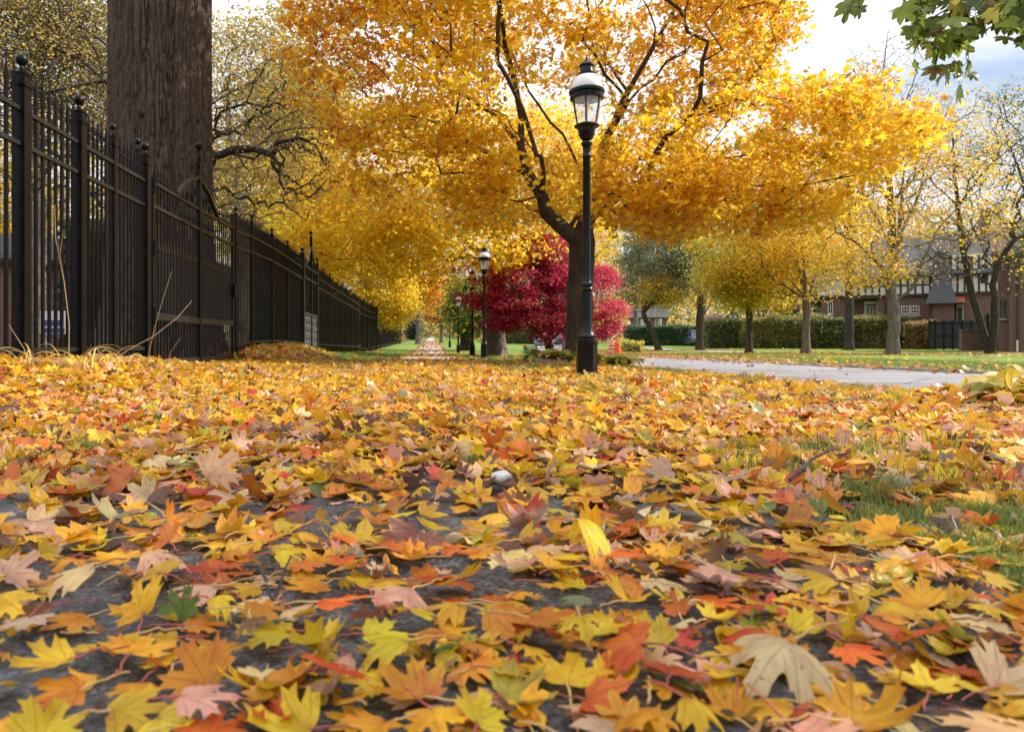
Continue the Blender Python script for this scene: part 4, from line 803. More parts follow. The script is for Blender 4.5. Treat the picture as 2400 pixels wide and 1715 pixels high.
# ------------------------------------------------------------------ street trees across the road
round_tree('crab_apple_tree', 'small leaning olive gold tree in front of the clipped green hedge', 1545, 56, 628, 745, 1455, 1640, .2, 420, 5200, .17, mixcol([(OLV, 1), (GOLD, .9), (YGR, .4)]), 31, barkm=M_MAPLEB, lean=-1.5, dens=.5, lobes=9)
round_tree('elm_tree', 'dark olive tree with a low forked limb beside the parked blue car', 1640, 56, 470, 720, 1440, 1690, .27, 650, 17000, .16, dk, 32, barkm=M_MAPLEB, dens=.35)
round_tree('linden_tree', 'slim dark trunked street tree with yellow green leaves', 1755, 44, 500, 760, 1600, 1830, .18, 550, 15000, .15, mixcol([(YGR, 1.0), ((.26, .33, .03), .7), (YEL, .8), (GOLD, .6)]), 33, barkm=M_MAPLEB)
round_tree('linden_tree', 'straight pale trunked street tree with a wide golden crown', 1889, 42, 400, 745, 1640, 2030, .21, 800, 23000, .14, mixcol([(GOLD, 1), (YEL, .9), (AMB, .35), (YGR, .25)]), 34, dens=.5, lobes=10)
round_tree('linden_tree', 'thin grey trunked tree close to the mixed hedge', 1793, 68, 540, 745, 1720, 1880, .22, 350, 8000, .2, ygm, 35)
tw = round_tree('beech_tree', 'old tree with two thick grey trunks joined at the foot, before the hedge', 1860, 70, 470, 750, 1730, 1990, .62, 500, 12000, .22, ol, 36, rtip=.01)
for dx_, r_, ln_ in ((-.75, .46, -.5),):
    g_ = np.array([dx_, 0, 0]); mb = MB(); mb.tube([(-.55, 0, -.1), (-.75, 0, .6), (-1.0, 0, 2.0), (-1.35, 0, 3.6), (-1.3, 0, 5.4)], [.75, .55, .48, .46, .4], 16); mb.obj('second_trunk', M_GREYB, tw, ang=60)
# grey maple in the middle right
bx, by = (2092 - HX) * 36 / F, 36.0
make_tree('maple_tree', 'grey trunked maple with thin gold foliage in front of the brick house', 'tree', (bx, by, float(zg(bx, by)) - .08),
    P3((2094, 790, 36), (2094, 740, 36), (2092, 705, 36), (2085, 655, 36), (2098, 600, 36), (2108, 545, 36), (2112, 470, 36), (2125, 380, 36), (2160, 300, 36), (2180, 220, 36)), .26,
    [P3((2092, 708, 36), (2125, 690, 35.8), (2150, 655, 35.5), (2160, 620, 35.2), (2185, 560, 35), (2230, 500, 34.6), (2300, 440, 34)), P3((2085, 655, 36), (2060, 620, 35.6), (2030, 590, 35), (1990, 560, 34.5), (1930, 530, 34)), P3((2098, 600, 36), (2060, 520, 36.5), (2010, 440, 37), (1960, 380, 37)), P3((2108, 545, 36), (2150, 470, 36.5), (2180, 370, 37), (2240, 290, 37.5)), P3((2085, 655, 36), (2030, 660, 34.5), (1970, 670, 33.5), (1920, 690, 33)), P3((2112, 470, 36), (2090, 380, 35.6), (2070, 300, 35))],
    [(21.6, 36, 9.0, 3.4, 3, 3.2, 2.2), (19.3, 35, 5.6, 2.4, 2.4, 2.0, 2), (24.6, 35, 7.0, 2.6, 2.6, 2.2, 1.6), (20.2, 35, 3.9, 2.2, 2, .8, 1), (25, 36, 10.5, 2.6, 2.6, 2.4, .9)], 1000, 11500, .13, mixcol([(GOLD, 1), (YEL, .5), (AMB, .6), (OLV, .5)]), M_GREYB, 37, tpl='sprig', spread=(.34, .2), dens=.5, alpha=.3, flare=.35, fz=.5, rtip=.006)
# twin stemmed rough tree at the right
bx, by = (2322 - HX) * 37 / F, 37.0
rt = make_tree('locust_tree', 'leaning rough dark tree with a slender second stem, almost bare, near the low brick wall', 'tree', (bx, by, float(zg(bx, by)) - .08),
    P3((2305, 780, 37), (2290, 730, 37), (2275, 680, 37), (2265, 625, 37), (2255, 560, 37), (2245, 480, 37), (2235, 380, 37), (2230, 270, 37)), .23,
    [P3((2322, 833, 37), (2330, 770, 36.6), (2332, 720, 36.4), (2328, 670, 36.2), (2345, 610, 36), (2380, 560, 35.6)), P3((2275, 680, 37), (2310, 700, 36.4), (2350, 690, 36)), P3((2265, 625, 37), (2200, 600, 36.4), (2130, 640, 36)), P3((2255, 560, 37), (2320, 500, 36.6), (2400, 470, 36)), P3((2245, 480, 37), (2180, 420, 37), (2120, 330, 37)), P3((2245, 480, 37), (2310, 400, 37), (2390, 330, 37)), P3((2265, 625, 37), (2340, 590, 37.4), (2420, 600, 37.6))],
    [(27, 37, 8.5, 4.0, 3.4, 3.4, 2), (25, 36.5, 4.8, 2.4, 2.4, 1.4, 1.2), (29.5, 36.5, 5.2, 2.0, 2.4, 2.0, 1.4), (28.5, 37, 10.5, 4, 3, 3, 1.4)], 1900, 2400, .13, mixcol([(GOLD, 1), (AMB, .6), (OLV, .7)]), M_DARKB, 38, tpl='sprig', alpha=.3, jit=.2, spread=(.3, .2), rtip=.008, dens=.3)
# tall bare tree against the sky, and a dark leafy one at the edge
bx, by = (2090 - HX) * 62 / F, 62.0
make_tree('bare_tree', 'tall nearly leafless tree standing against the white sky', 'tree', (bx, by, float(zg(bx, by))),
    P3((2090, 700, 62), (2092, 600, 62), (2088, 480, 62), (2080, 360, 62), (2062, 250, 62), (2070, 160, 62), (2085, 60, 62)), .32,
    [P3((2088, 480, 62), (2030, 380, 62), (1990, 280, 62), (1950, 190, 62)), P3((2080, 360, 62), (2120, 250, 61), (2150, 170, 61)), P3((2062, 250, 62), (2020, 170, 62), (1990, 110, 62)), P3((2088, 480, 62), (2170, 380, 62), (2220, 260, 62), (2260, 180, 62))],
    [(38, 62, 20, 3.4, 3, 7, 2), (35.5, 62, 17, 3.2, 3, 4.5, 1.6), (41, 62, 17.5, 3.2, 3, 4.5, 1.6)], 900, 1500, .2, mixcol([(BRN, 1), (AMB, .6), (OLV, .6)]), M_DARKB, 39, tpl='sprig', alpha=.3, jit=.22, spread=(.4, .3), rtip=.012)
round_tree('hackberry_tree', 'half bare grey tree with scattered rusty leaves against the sky', 1990, 58, 130, 640, 1870, 2120, .3, 800, 6000, .2, mixcol([(BRN, .8), (AMB, .9), (OLV, .7)]), 40, barkm=M_DARKB, dens=.3, rtip=.012)
round_tree('hackberry_tree', 'dark leafy tree cut by the picture edge above the brick house', 2440, 48, 120, 650, 2250, 2640, .3, 700, 9000, .18, dk, 41, barkm=M_DARKB, dens=.45, rtip=.01)
round_tree('bush_tree', 'dark green bushy tree hugging the picture edge beside the house', 2425, 44, 480, 690, 2360, 2500, .15, 250, 5000, .15, mixcol([(GRN, 1), ((.05, .09, .03), 1)]), 42, barkm=M_DARKB, dens=.3)
# dark spruce between the street trees
round_tree('fir_tree', 'dark blue-green evergreen rising behind the street trees', 1960, 88, 560, 770, 1890, 2010, .3, 350, 9000, .25, mixcol([((.025, .05, .04), 1), ((.035, .07, .045), .8)]), 43, dens=.1)
round_tree('fir_tree', 'grey green conifer behind the dark olive tree', 1490, 92, 420, 770, 1430, 1570, .3, 350, 11000, .26, mixcol([((.06, .08, .06), 1), ((.09, .10, .06), .8)]), 44, dens=.15)
# ------------------------------------------------------------------ the wood beyond: copies of four far trees
far = [round_tree('distant_tree', 'far rounded gold tree in the wood beyond the houses', 1300, 110, 330, 790, 1080, 1520, .35, 420, 9000, .38, mixcol([(GOLD, 1), (YEL, .6), (OLV, .5)]), 51, group='trees of the far wood', dens=.3, lobes=9, rtip=.015),
       round_tree('distant_tree', 'far olive tree in the wood beyond the houses', 1650, 118, 380, 790, 1450, 1850, .35, 420, 9000, .38, ol, 52, group='trees of the far wood', dens=.3, lobes=9, rtip=.015),
       round_tree('distant_tree', 'far brown orange tree in the wood beyond the houses', 2000, 112, 430, 790, 1800, 2200, .35, 420, 8500, .38, mixcol([(AMB, 1), (BRN, .8), (OLV, .5)]), 53, group='trees of the far wood', dens=.3, lobes=9, rtip=.015),
       round_tree('distant_tree', 'far dusky green tree in the wood beyond the houses', 700, 100, 380, 790, 520, 900, .35, 420, 9000, .36, mixcol([((.16, .19, .05), 1), (OLV, 1), (YGR, .5)]), 54, group='trees of the far wood', dens=.3, lobes=9, rtip=.015)]
for i, (px, Y, k, s) in enumerate([(150, 60, 1, .75), (-150, 55, 0, .7), (380, 70, 3, .85), (520, 90, 0, .9), (830, 120, 1, .9), (900, 160, 0, .9), (1090, 170, 2, .9), (1180, 130, 3, .8), (1420, 140, 1, 1.0), (1540, 150, 0, 1.0), (1780, 145, 3, 1.0), (1900, 150, 0, 1.0), (2130, 130, 1, .95), (2280, 110, 3, .9), (2420, 120, 2, .9), (2560, 100, 1, .9), (250, 110, 2, 1.0), (30, 95, 3, 1.0), (640, 140, 2, 1.0), (1000, 230, 0, .8), (960, 200, 3, .6), (1060, 210, 1, .7)]):
    o = copy_tree(far[k]); x = (px - HX) * Y / F; o.location = (x, Y, float(zg(x, Y))); o.rotation_euler = (0, 0, i * 1.7); o.scale = (s, s, s)

# maple outside the frame whose green bough hangs in at the upper right
gx, gy = 4.0, 1.6
ovc = mixcol([((.075, .125, .008), 1), ((.12, .17, .01), .7), ((.045, .08, .008), .6), ((.3, .26, .03), .25), ((.12, .07, .03), .15)])
g = np.random.default_rng(61); T = Tree(61); T.path([(gx, gy, -.05), (gx, gy + .05, 1.0), (gx - .1, gy + .2, 2.2), (gx - .2, gy + .3, 3.4), (gx - .2, gy + .4, 4.6)], step=.3, jit=.01); n_tr = len(T.P)
T.path([(gx - .1, gy + .2, 2.2), (3.6, 2.6, 2.75), (3.1, 3.3, 2.75), (2.7, 3.7, 2.35), (2.45, 3.8, 2.0)], step=.2, jit=.01); T.path([(3.1, 3.3, 2.75), (2.6, 3.5, 2.6), (2.1, 3.7, 2.25)], step=.2, jit=.01); T.path([(2.6, 3.5, 2.6), (2.2, 3.4, 2.5), (1.85, 3.5, 2.2)], step=.2, jit=.01); n_bough = len(T.P)
T.path([(gx - .2, gy + .3, 3.4), (4.3, 2.0, 4.2), (5.0, 2.0, 4.9), (6.0, 2.0, 5.6)], step=.3, jit=.02); T.path([(4.3, 2.0, 4.2), (4.6, 2.6, 5.2), (4.6, 2.8, 6.0)], step=.3, jit=.02); T.path([(4.3, 2.0, 4.2), (5.2, 1.2, 5.4), (6.2, .8, 6.4)], step=.3, jit=.02)
A = []
def hang(px0, px1, py0, py1, n, Y): return [tuple(at(g.uniform(px0, px1), g.uniform(py0, py1), Y + g.normal(0, .12))) for _ in range(n)]
spots = hang(2110, 2310, -50, 75, 74, 3.6) + hang(2150, 2270, 70, 122, 20, 3.6) + hang(2110, 2180, 50, 90, 8, 3.6) + hang(2320, 2480, -60, 65, 74, 3.5) + hang(2350, 2440, 60, 100, 8, 3.5) + hang(2190, 2290, 140, 180, 11, 3.7) + hang(1985, 2030, -30, 20, 7, 3.6) + hang(2140, 2150, 138, 148, 1, 3.7) + hang(2240, 2255, 205, 215, 1, 3.7)
T.grow(np.array(spots), .3, .03, seg=.15, first=n_tr); nb_ = len(T.P); up_ = blob_points(g, [(5.4, 1.9, 4.9, 2.0, 1.5, 1.3, 1.0), (6.0, 1.4, 6.2, 2.2, 1.6, 1.2, .8)], 420, .3); T.grow(up_, .3, .1, first=n_bough); T.radii(.11, .0016)  # unseen upper crown, added above the bough to shade the foreground
root = empty('maple_tree', (gx, gy, 0), 'dark green maple bough hanging into the upper right corner against the sky', 'tree')
V, Fc = T.tubes(.3, .3); link('trunk', build_mesh('trunk', V - np.array([gx, gy, 0]), Fc, M_MAPLEB), root)
pos = np.array(spots); n = len(pos); nrm = g.normal(0, 1, (n, 3)); nrm[:, 1] = -np.abs(nrm[:, 1]) * 1.3; 
down = frames(nrm, g.random(n) * 6.283)
for i in range(n):                                     # leaf tips droop
    z = nrm[i] / np.linalg.norm(nrm[i]); y = np.array([g.normal(0, .45), g.normal(0, .3), -1.0]); y -= z * (y @ z); y /= np.linalg.norm(y); down[i] = np.stack([np.cross(y, z), y, z], 1)
vv = [curl(T_MID[0], np.random.default_rng(300 + i), .5) for i in range(8)]
V, Fc, c, _ = scatter(vv, T_MID[1], pos, down, g.uniform(.05, .105, n), ovc(pos))
bg_ = Bag(); bg_.add(V, Fc, c)
up2 = up_[g.integers(0, len(up_), 3800)] + g.normal(0, .16, (3800, 3)); V, Fc, c, _ = leaves_at(g, up2, .09, ovc, 'lo'); bg_.add(V, Fc, c)
bg_.obj('crown', M_LEAF, root, (gx, gy, 0))
# ------------------------------------------------------------------ fallen leaves
def ground_z(x, y):
    """Top of whatever lies under a leaf: path, road or ground."""
    x = np.asarray(x, float); y = np.asarray(y, float); z = zg(x, y)
    u = x - road_c(y) * sstep(1.0, 4.16, x)
    z = z + np.where((x > -.8) & (x < .66), .022, 0.0); return np.where((u > 4.29) & (u < 8.81), zg(x, y) - .028, z)
def pile(x, y):
    """Depth of the drifted leaves: deep along the fence and the verge, thin on the path."""
    p = np.stack([np.asarray(x) * 1.3, np.asarray(y) * 1.0, np.zeros_like(x)], -1); n = vnoise(p, 1.0)
    d = .010 + .032 * n * sstep(1.6, 3.5, y) + .035 * sstep(-1.2, -2.6, x) * n + .012 * sstep(.9, 2.0, x) * n
    d = .010 + (d - .010) * (1 - .8 * sstep(2.2, 4.0, x) * sstep(4.5, 7, y))
    return d
NEAR_N = 300
g5 = np.random.default_rng(505)
# the nearest three hundred leaves are things of their own
cand = []
tries = 0
while len(cand) < NEAR_N and tries < 200000:
    tries += 1
    y = math.sqrt(g5.uniform(.50 ** 2, 1.06 ** 2)); x = g5.uniform(-.60, .815) * y
    s = float(np.clip(g5.normal(.043, .009), .026, .062)); 
    rad_ = .46 * s * (1.0 if y > .8 else 1.05)
    if vnoise(np.array([[x * 2.3, y * 2.3, 3.3]]), 1.0)[0] < .30 and g5.random() < .8: continue
    if any((x - c[0]) ** 2 + (y - c[1]) ** 2 < (rad_ + .33 * c[2]) ** 2 for c in cand): continue
    cand.append((x, y, s))
NN_ = ['gold', 'yellow', 'amber', 'orange', 'red orange', 'pinkish tan', 'cream', 'brown', 'dark brown', 'yellow green', 'grey green', 'dark red']
NPR = [.29, .18, .14, .075, .035, .13, .09, .04, .01, .012, .003, .004]
forms = [('flat', .25), ('cupped', .65), ('curled', 1.15), ('wavy', .5)]
leaf_rows = []
for (x, y, s) in cand:
    c_, ix_ = pick_cols(NN_, NPR, 1, .10, g5); fm = int(g5.choice(4, p=[.3, .32, .16, .22])); tilt = abs(g5.normal(0, .11)) + (.55 if g5.random() < .06 else 0)
    leaf_rows.append([x, y, s, NN_[ix_[0]], c_[0], fm, tilt])
# leaves one can recognise in the photo
def leaf_at(px, py, s, cname, fm, tilt, zoff=.0):
    Y = F * CH / (py - HY); leaf_rows.append([(px - HX) * Y / F, Y, s, cname, np.array(PAL[cname]), fm, tilt])
specials = [(420, 1520, .085, 'green', 2, .75), (215, 1470, .125, 'cream', 1, .2), (500, 1480, .12, 'pinkish tan', 1, .1), (1150, 1530, .12, 'amber', 0, .15), (1730, 1470, .135, 'pinkish tan', 1, .35), (1330, 1690, .125, 'yellow', 0, .08), (1500, 1655, .11, 'orange', 1, .3), (700, 1610, .11, 'yellow', 1, .35), (1180, 1410, .11, 'pinkish tan', 1, .25), (1850, 1690, .13, 'cream', 1, .4), (2170, 1510, .10, 'gold', 0, .6), (1110, 1600, .075, 'yellow green', 1, .15), (490, 1190, .15, 'cream', 0, .62)]
specials = [(a, b, c * .47, d, e, f_) for a, b, c, d, e, f_ in specials]
for sp_ in specials:
    xs_ = (sp_[0] - HX) * CH / (sp_[1] - HY); ys_ = F * CH / (sp_[1] - HY)
    leaf_rows = [r for r in leaf_rows if (r[0] - xs_) ** 2 + (r[1] - ys_) ** 2 > (.5 * sp_[2]) ** 2]
for sp_ in specials: leaf_at(*sp_)
leaf_rows.sort(key=lambda r: -r[2] / r[1]); leaf_rows = leaf_rows[:NEAR_N]
uvT = T_HI[0]
def words_for(px, py, x, Y):
    if x > .66: on = 'at the grass edge'
    else: on = 'on the dark path'
    row = 'along the bottom edge' if py > 1600 else 'near the front' if py > 1480 else 'midway up' if py > 1360 else 'further up'
    col_ = 'far left' if px < 300 else 'left' if px < 750 else 'just left of centre' if px < 1100 else 'centre' if px < 1350 else 'just right of centre' if px < 1750 else 'right' if px < 2150 else 'far right'
    return row, col_, on
seen_lab = {}
for r in leaf_rows: r.append((HX + F * r[0] / r[1], HY + F * CH / r[1]))
pend = []
for k, (x, y, s, cname, cc, fm, tilt, (px, py)) in enumerate(leaf_rows):
    row, col_, on = words_for(px, py, x, y); sizew = 'big ' if s > .053 else 'small ' if s < .036 else ''
    form = 'upturned' if tilt > .5 else forms[fm][0]
    lab = f'{sizew}{cname} {form} maple leaf {row}, {col_}'
    seen_lab.setdefault(lab, []).append(k); pend.append(lab)
for lab, ks in seen_lab.items():
    if len(ks) == 1: continue
    # tell look-alikes in one spot apart by the nearest leaf of another colour
    used = set()
    for k in ks:
        x, y = leaf_rows[k][:2]
        oth = sorted((q for q in range(len(leaf_rows)) if q != k), key=lambda q: (leaf_rows[q][0] - x) ** 2 + (leaf_rows[q][1] - y) ** 2)
        ok = None
        for q in oth[:6]:
            dx, dy = leaf_rows[q][0] - x, leaf_rows[q][1] - y
            side = ('right of' if dx < 0 else 'left of') if abs(dx) > abs(dy) else ('behind' if dy < 0 else 'before')
            t_ = f"{lab}, {side} a {leaf_rows[q][3]} one"
            t_ = t_.replace('in the front third of the path', 'near the front').replace('in the middle leaves', 'midway').replace('along the bottom edge', 'at the bottom edge')
            if t_ not in used and len(t_.replace(',', '').split()) <= 15: ok = t_; used.add(t_); break
        pend[k] = ok or lab
for k, (x, y, s, cname, cc, fm, tilt, _p) in enumerate(leaf_rows):
    gk = np.random.default_rng(9000 + k); amt = forms[fm][1]; V = curl(T_HI[0], gk, amt)
    if fm == 1: V[:, 2] += .35 * ((V[:, 0]) ** 2 + (V[:, 1] - .2) ** 2)
    an_ = np.arctan2(V[:, 0], V[:, 1] - .2); V[:, :2] = _cen + (V[:, :2] - _cen) * (1 + .09 * np.sin(an_ * gk.integers(2, 6) + gk.random() * 6) + .06 * np.sin(an_ * gk.integers(6, 13) + gk.random() * 6))[:, None]; V[:, 0] *= gk.uniform(.82, 1.1)
    az = gk.random() * 6.283; nrm = np.array([[math.cos(az) * tilt, math.sin(az) * tilt - (.25 if tilt > .5 else 0), 1.0]])
    if gk.random() < .35: V[:, 2] *= -1                             # lies face down, edges arched to the ground
    if k < len(leaf_rows) and cname in ('cream',) and tilt > .6: nrm = np.array([[.05, -1.3, .55]])
    spin = np.array([gk.random() * 6.283]) if tilt <= .5 else np.array([1.57 + gk.normal(0, .4)])
    Rm = frames(nrm, spin)[0]; W = (V * s) @ Rm.T
    gzv = float(ground_z(x, y)); over = W[:, 2].min(); z0 = gzv - over + gk.random() * .010 + .001 + (.012 if gk.random() < .3 else 0)
    W = W + np.array([0, 0, z0 - gzv])
    hue = np.clip(cc * (1 + .10 * gk.normal(size=3) * .6), .004, .9)
    r_ = np.linalg.norm(T_HI[0] - _cen, axis=1)[:, None]; edge_tint = np.array(PAL[['brown', 'amber', 'red orange', 'gold'][gk.integers(0, 4)]]); a_ = np.clip((r_ - .35) * 1.2, 0, 1) * gk.uniform(0, .55)
    cols = hue[None] * (1 - a_) + edge_tint[None] * a_
    me = build_mesh('fallen_leaf', W, T_HI[1], M_NEAR, cols, True, uvT)
    o = link('fallen_leaf', me, None, (x, y, gzv)); tag(o, pend[k], 'leaf', 'fallen maple leaves nearest on the path')
    # stem
    st = Rm @ np.array([0, -.02 * s, 0]) + np.array([0, 0, z0 - gzv]); dv = Rm @ np.array([gk.normal(0, .25), -1, 0]); L_ = s * gk.uniform(.55, 1.15); pts = []
    for q in range(7):
        tt = q / 6; p = st + dv * L_ * tt + np.array([gk.normal(0, .0007), gk.normal(0, .0007), .10 * L_ * math.sin(tt * 3.0) * gk.uniform(.0, .9)]); p[2] = max(p[2], .002); pts.append(p)
    mb = MB(); mb.tube(pts, np.linspace(.00095, .0006, 7) * (1 + s * 4), 5); mb.obj('stem', M_PETIOLE if gk.random() < .5 else M_PETIOLE2, o, ang=80)

# all the rest of the litter, which nobody could count
def litter_density(x, y):
    u = x - road_c(y) * sstep(1.0, 4.16, x); n = vnoise(np.stack([x * .9, y * .9, 0 * x + 7], -1), 1.0); n2 = vnoise(np.stack([x * 2.6, y * 2.6, 0 * x + 2], -1), 1.0)
    d = np.zeros_like(x); side = (u < 4.2) & (x > -3.28)
    d = np.where(side, 1.0, d)
    d = np.where(side & (x > .9), np.clip(1.15 - .45 * sstep(5.5, 10, y) - .7 * sstep(.45, .75, n2) * sstep(3, 7, y), .12, 1), d)
    d = np.where(side & (np.abs(x + .07) < .75) & (y < 2.6), .58 + .4 * sstep(1.3, 2.2, y), d)
    d = np.where(side & (x < -.85), np.clip(1.1 - .5 * sstep(11, 15, y) * sstep(.4, .6, n2), .2, 1), d)
    fade = 1 - sstep(12.6, 15.2, y + 1.2 * (n - .5)); d = np.where(side, d * fade, d)
    return d
bag = Bag()
def litter(n, x0, x1, y0, y1, dens_f, tpl, size, names, probs, tiltv=.24, cull=True, frust=True, pf=pile, sv=.22, upr=.035, nv=24):
    """n random spots in a rectangle, kept with probability dens_f(x,y)."""
    x = rng.uniform(x0, x1, n); y = np.sqrt(rng.uniform(y0 * y0, y1 * y1, n)) if y0 >= 0 and frust else rng.uniform(y0, y1, n)
    if frust: x = rng.uniform(-.66, .88, n) * y; k = (x > x0) & (x < x1); x, y = x[k], y[k]
    k = rng.random(len(x)) < dens_f(x, y); x, y = x[k], y[k]; n = len(x)
    if not n: return
    s = size * np.clip(1 + rng.normal(0, sv, n), .45, 1.5); z = ground_z(x, y) + pf(x, y) * rng.random(n) ** .6 + .004
    t_ = np.abs(rng.normal(0, tiltv, n)) + np.where(rng.random(n) < upr, rng.uniform(.5, 2.2, n), 0); az = rng.random(n) * 6.283
    nrm = np.stack([np.cos(az) * t_, np.sin(az) * t_, np.ones(n)], 1); Rm = frames(nrm, rng.random(n) * 6.283)
    z = z + s * .35 * np.clip(np.sin(np.arctan(t_)), 0, .9)
    c, ix = pick_cols(names, probs, n, .15)
    T_ = T_MID if tpl == 'mid' else T_LO; vv = []
    for i in range(nv):
        v = curl(T_[0], np.random.default_rng(700 + i), 1.0 if tpl == 'mid' else .8); v[:, 2] *= (-1 if i % 3 == 0 else 1); vv.append(v - np.array([0, .2, 0]))
    V, Fc, cc, uu = scatter(vv, T_[1], np.stack([x, y, z], 1), Rm, s, c, T_[0]); bag.add(V, Fc, cc, uu)
    return x, y, z, s
NM = ['gold', 'yellow', 'amber', 'orange', 'red orange', 'pinkish tan', 'cream', 'brown', 'dark brown', 'yellow green', 'grey green', 'green']
PM = [.33, .33, .09, .05, .02, .08, .07, .045, .025, .03, .01, .005]
PN = [.31, .22, .13, .065, .03, .11, .07, .06, .025, .025, .01, .01]
litter(1300, -2, 2, .5, 1.1, lambda x, y: .08 + .42 * (vnoise(np.stack([x * 2.3, y * 2.3, 0 * x + 3.3], -1), 1.0) > .42), 'mid', .030, NM, PN, pf=lambda x, y: .004 + 0 * x)
r1 = litter(9000, -3.25, 4.2, 1.0, 4.2, litter_density, 'mid', .049, NM, PN)
litter(5500, -3.25, 4.2, 1.3, 4.2, litter_density, 'mid', .044, NM, [.18, .1, .16, .09, .04, .12, .05, .18, .07, .01, .0, 0], pf=lambda x, y: .4 * pile(x, y))
litter(36000, -3.25, 4.2, 4.2, 8.5, litter_density, 'mid', .056, NM, PM)
litter(16000, -3.25, 4.2, 4.2, 8.5, litter_density, 'lo', .056, NM, [.15, .1, .14, .1, .06, .12, .05, .18, .08, .02, 0, 0], pf=lambda x, y: .4 * pile(x, y))
litter(80000, -3.25, 4.25, 8.5, 15.5, litter_density, 'lo', .061, NM, PM, frust=True)
# crumbs of leaf on the path, and the odd plain oval leaf
litter(5200, -1.2, 1.4, .5, 2.6, lambda x, y: .8 + 0 * x, 'lo', .0085, ['brown', 'dark brown', 'amber', 'pinkish tan', 'gold'], [.4, .2, .15, .15, .1], pf=lambda x, y: .001 + 0 * x, sv=.5)
T_OVAL = template(np.array([(0, 1), (.16, .8), (.26, .5), (.24, .2), (.12, .0), (0, -.08), (-.12, .0), (-.24, .2), (-.26, .5), (-.16, .8)]), (.55, 1.0)); T_SAVE = T_MID; T_MID = T_OVAL
litter(900, -3.2, 4.2, .9, 5.5, litter_density, 'mid', .040, ['yellow', 'gold', 'brown', 'yellow green', 'green', 'cream'], [.3, .2, .2, .14, .06, .1])
T_MID = T_SAVE
# drift of leaves against the fence
drift = lambda x, y: np.exp(-((x + 3.15) / .5) ** 2) * (1 - .7 * ((y > 8.7) & (y < 12.4)))
litter(14000, -3.6, -2.3, 4.6, 19, drift, 'mid', .060, NM, PM, frust=False, pf=lambda x, y: (.09 + .07 * sstep(12, 14, y)) * np.exp(-((x + 3.2) / .5) ** 2) * (1 - .8 * ((y > 8.7) & (y < 12.4))) + .02, tiltv=.5, upr=.12)
# low drift at the right where the wilted plants hold the leaves
litter(2000, 2.0, 3.6, 3.0, 4.5, lambda x, y: np.exp(-((x - 3.0) ** 2 + (y - 3.7) ** 2) / .35), 'mid', .060, NM, PM, frust=False, pf=lambda x, y: .10 * np.exp(-((x - 3.0) ** 2 + (y - 3.7) ** 2) / .3) + .02, tiltv=.5, upr=.12)
# brown band across the path where the slabs begin, strewn leaves beyond
BR = ['brown', 'dark brown', 'amber', 'pinkish tan', 'gold', 'orange', 'cream', 'yellow']; 
litter(8000, -3.2, 2.4, 12.8, 17.2, lambda x, y: np.exp(-((y - 14.6 - .5 * np.sin(x * 1.3)) / 1.0) ** 2) * .9, 'lo', .068, BR, [.32, .16, .14, .14, .1, .06, .04, .04], frust=False, pf=lambda x, y: .03 + 0 * x)
litter(2600, -1.1, .95, 15, 40, lambda x, y: .20 + .8 * ((y > 24) & (y < 29)) + .35 * (np.abs(np.abs(x + .07) - .75) < .16), 'lo', .085, BR, [.3, .1, .14, .2, .1, .06, .06, .04], frust=False, pf=lambda x, y: .012 + 0 * x)
litter(1500, -3.2, 5.5, 15, 40, lambda x, y: .55 + 0 * x, 'lo', .09, ['yellow', 'gold', 'amber', 'brown'], [.4, .35, .1, .15], frust=False, pf=lambda x, y: .05 + 0 * x)
litter(2600, -1.1, .95, 40, 110, lambda x, y: .35 + .65 * (np.sin(y * .5) > .5), 'lo', .13, BR, [.3, .1, .2, .14, .1, .08, .04, .04], frust=False, pf=lambda x, y: .012 + 0 * x)
# behind the fence
litter(11000, -15, -3.4, 4, 24, lambda x, y: .75 + 0 * x, 'lo', .10, ['orange', 'gold', 'yellow', 'amber', 'red orange', 'brown'], [.3, .22, .14, .14, .1, .1], frust=False, pf=lambda x, y: .05 + 0 * x)
# road, its gutters and the lawn beyond
def uu_(x, y): return x - road_c(y) * sstep(1.0, 4.16, x)
def xroad(n, u0, u1, y0, y1, f, size, nm, pr, pf=lambda x, y: .012 + 0 * x, up=.05):
    y = np.sqrt(rng.uniform(y0 * y0, y1 * y1, n)); u = rng.uniform(u0, u1, n); x = u + road_c(y) * sstep(1.0, 4.16, u); k = rng.random(n) < f(u, y); x, y = x[k], y[k]; n = len(x)
    s = size * np.clip(1 + rng.normal(0, .22, n), .5, 1.5); t_ = np.abs(rng.normal(0, .3, n)) + (rng.random(n) < up) * rng.uniform(.4, 1.5, n); az = rng.random(n) * 6.283
    Rm = frames(np.stack([np.cos(az) * t_, np.sin(az) * t_, np.ones(n)], 1), rng.random(n) * 6.283); z = ground_z(x, y) + pf(x, y) * rng.random(n) + .005 + s * .3 * np.sin(np.arctan(t_)); c, _ = pick_cols(nm, pr, n, .15)
    V, Fc, cc, q_ = scatter(VAR['lo'], T_LO[1], np.stack([x, y, z], 1), Rm, s, c, T_LO[0]); bag.add(V, Fc, cc, q_)
xroad(900, 4.3, 8.8, 5, 60, lambda u, y: .5 + 0 * u, .085, BR, [.3, .15, .15, .2, .1, .06, .02, .02])
xroad(6500, 8.0, 9.6, 7, 60, lambda u, y: np.exp(-((u - 8.8) / .38) ** 2), .095, BR, [.26, .08, .2, .18, .1, .1, .04, .04], lambda x, y: .04 + 0 * x)
xroad(11000, 8.95, 13.5, 8, 60, lambda u, y: .7 * np.exp(-((u - 9) / 1.9) ** 2) + .06, .085, ['yellow', 'gold', 'amber', 'brown', 'orange', 'pinkish tan'], [.24, .24, .16, .2, .08, .08], lambda x, y: .06 + 0 * x)
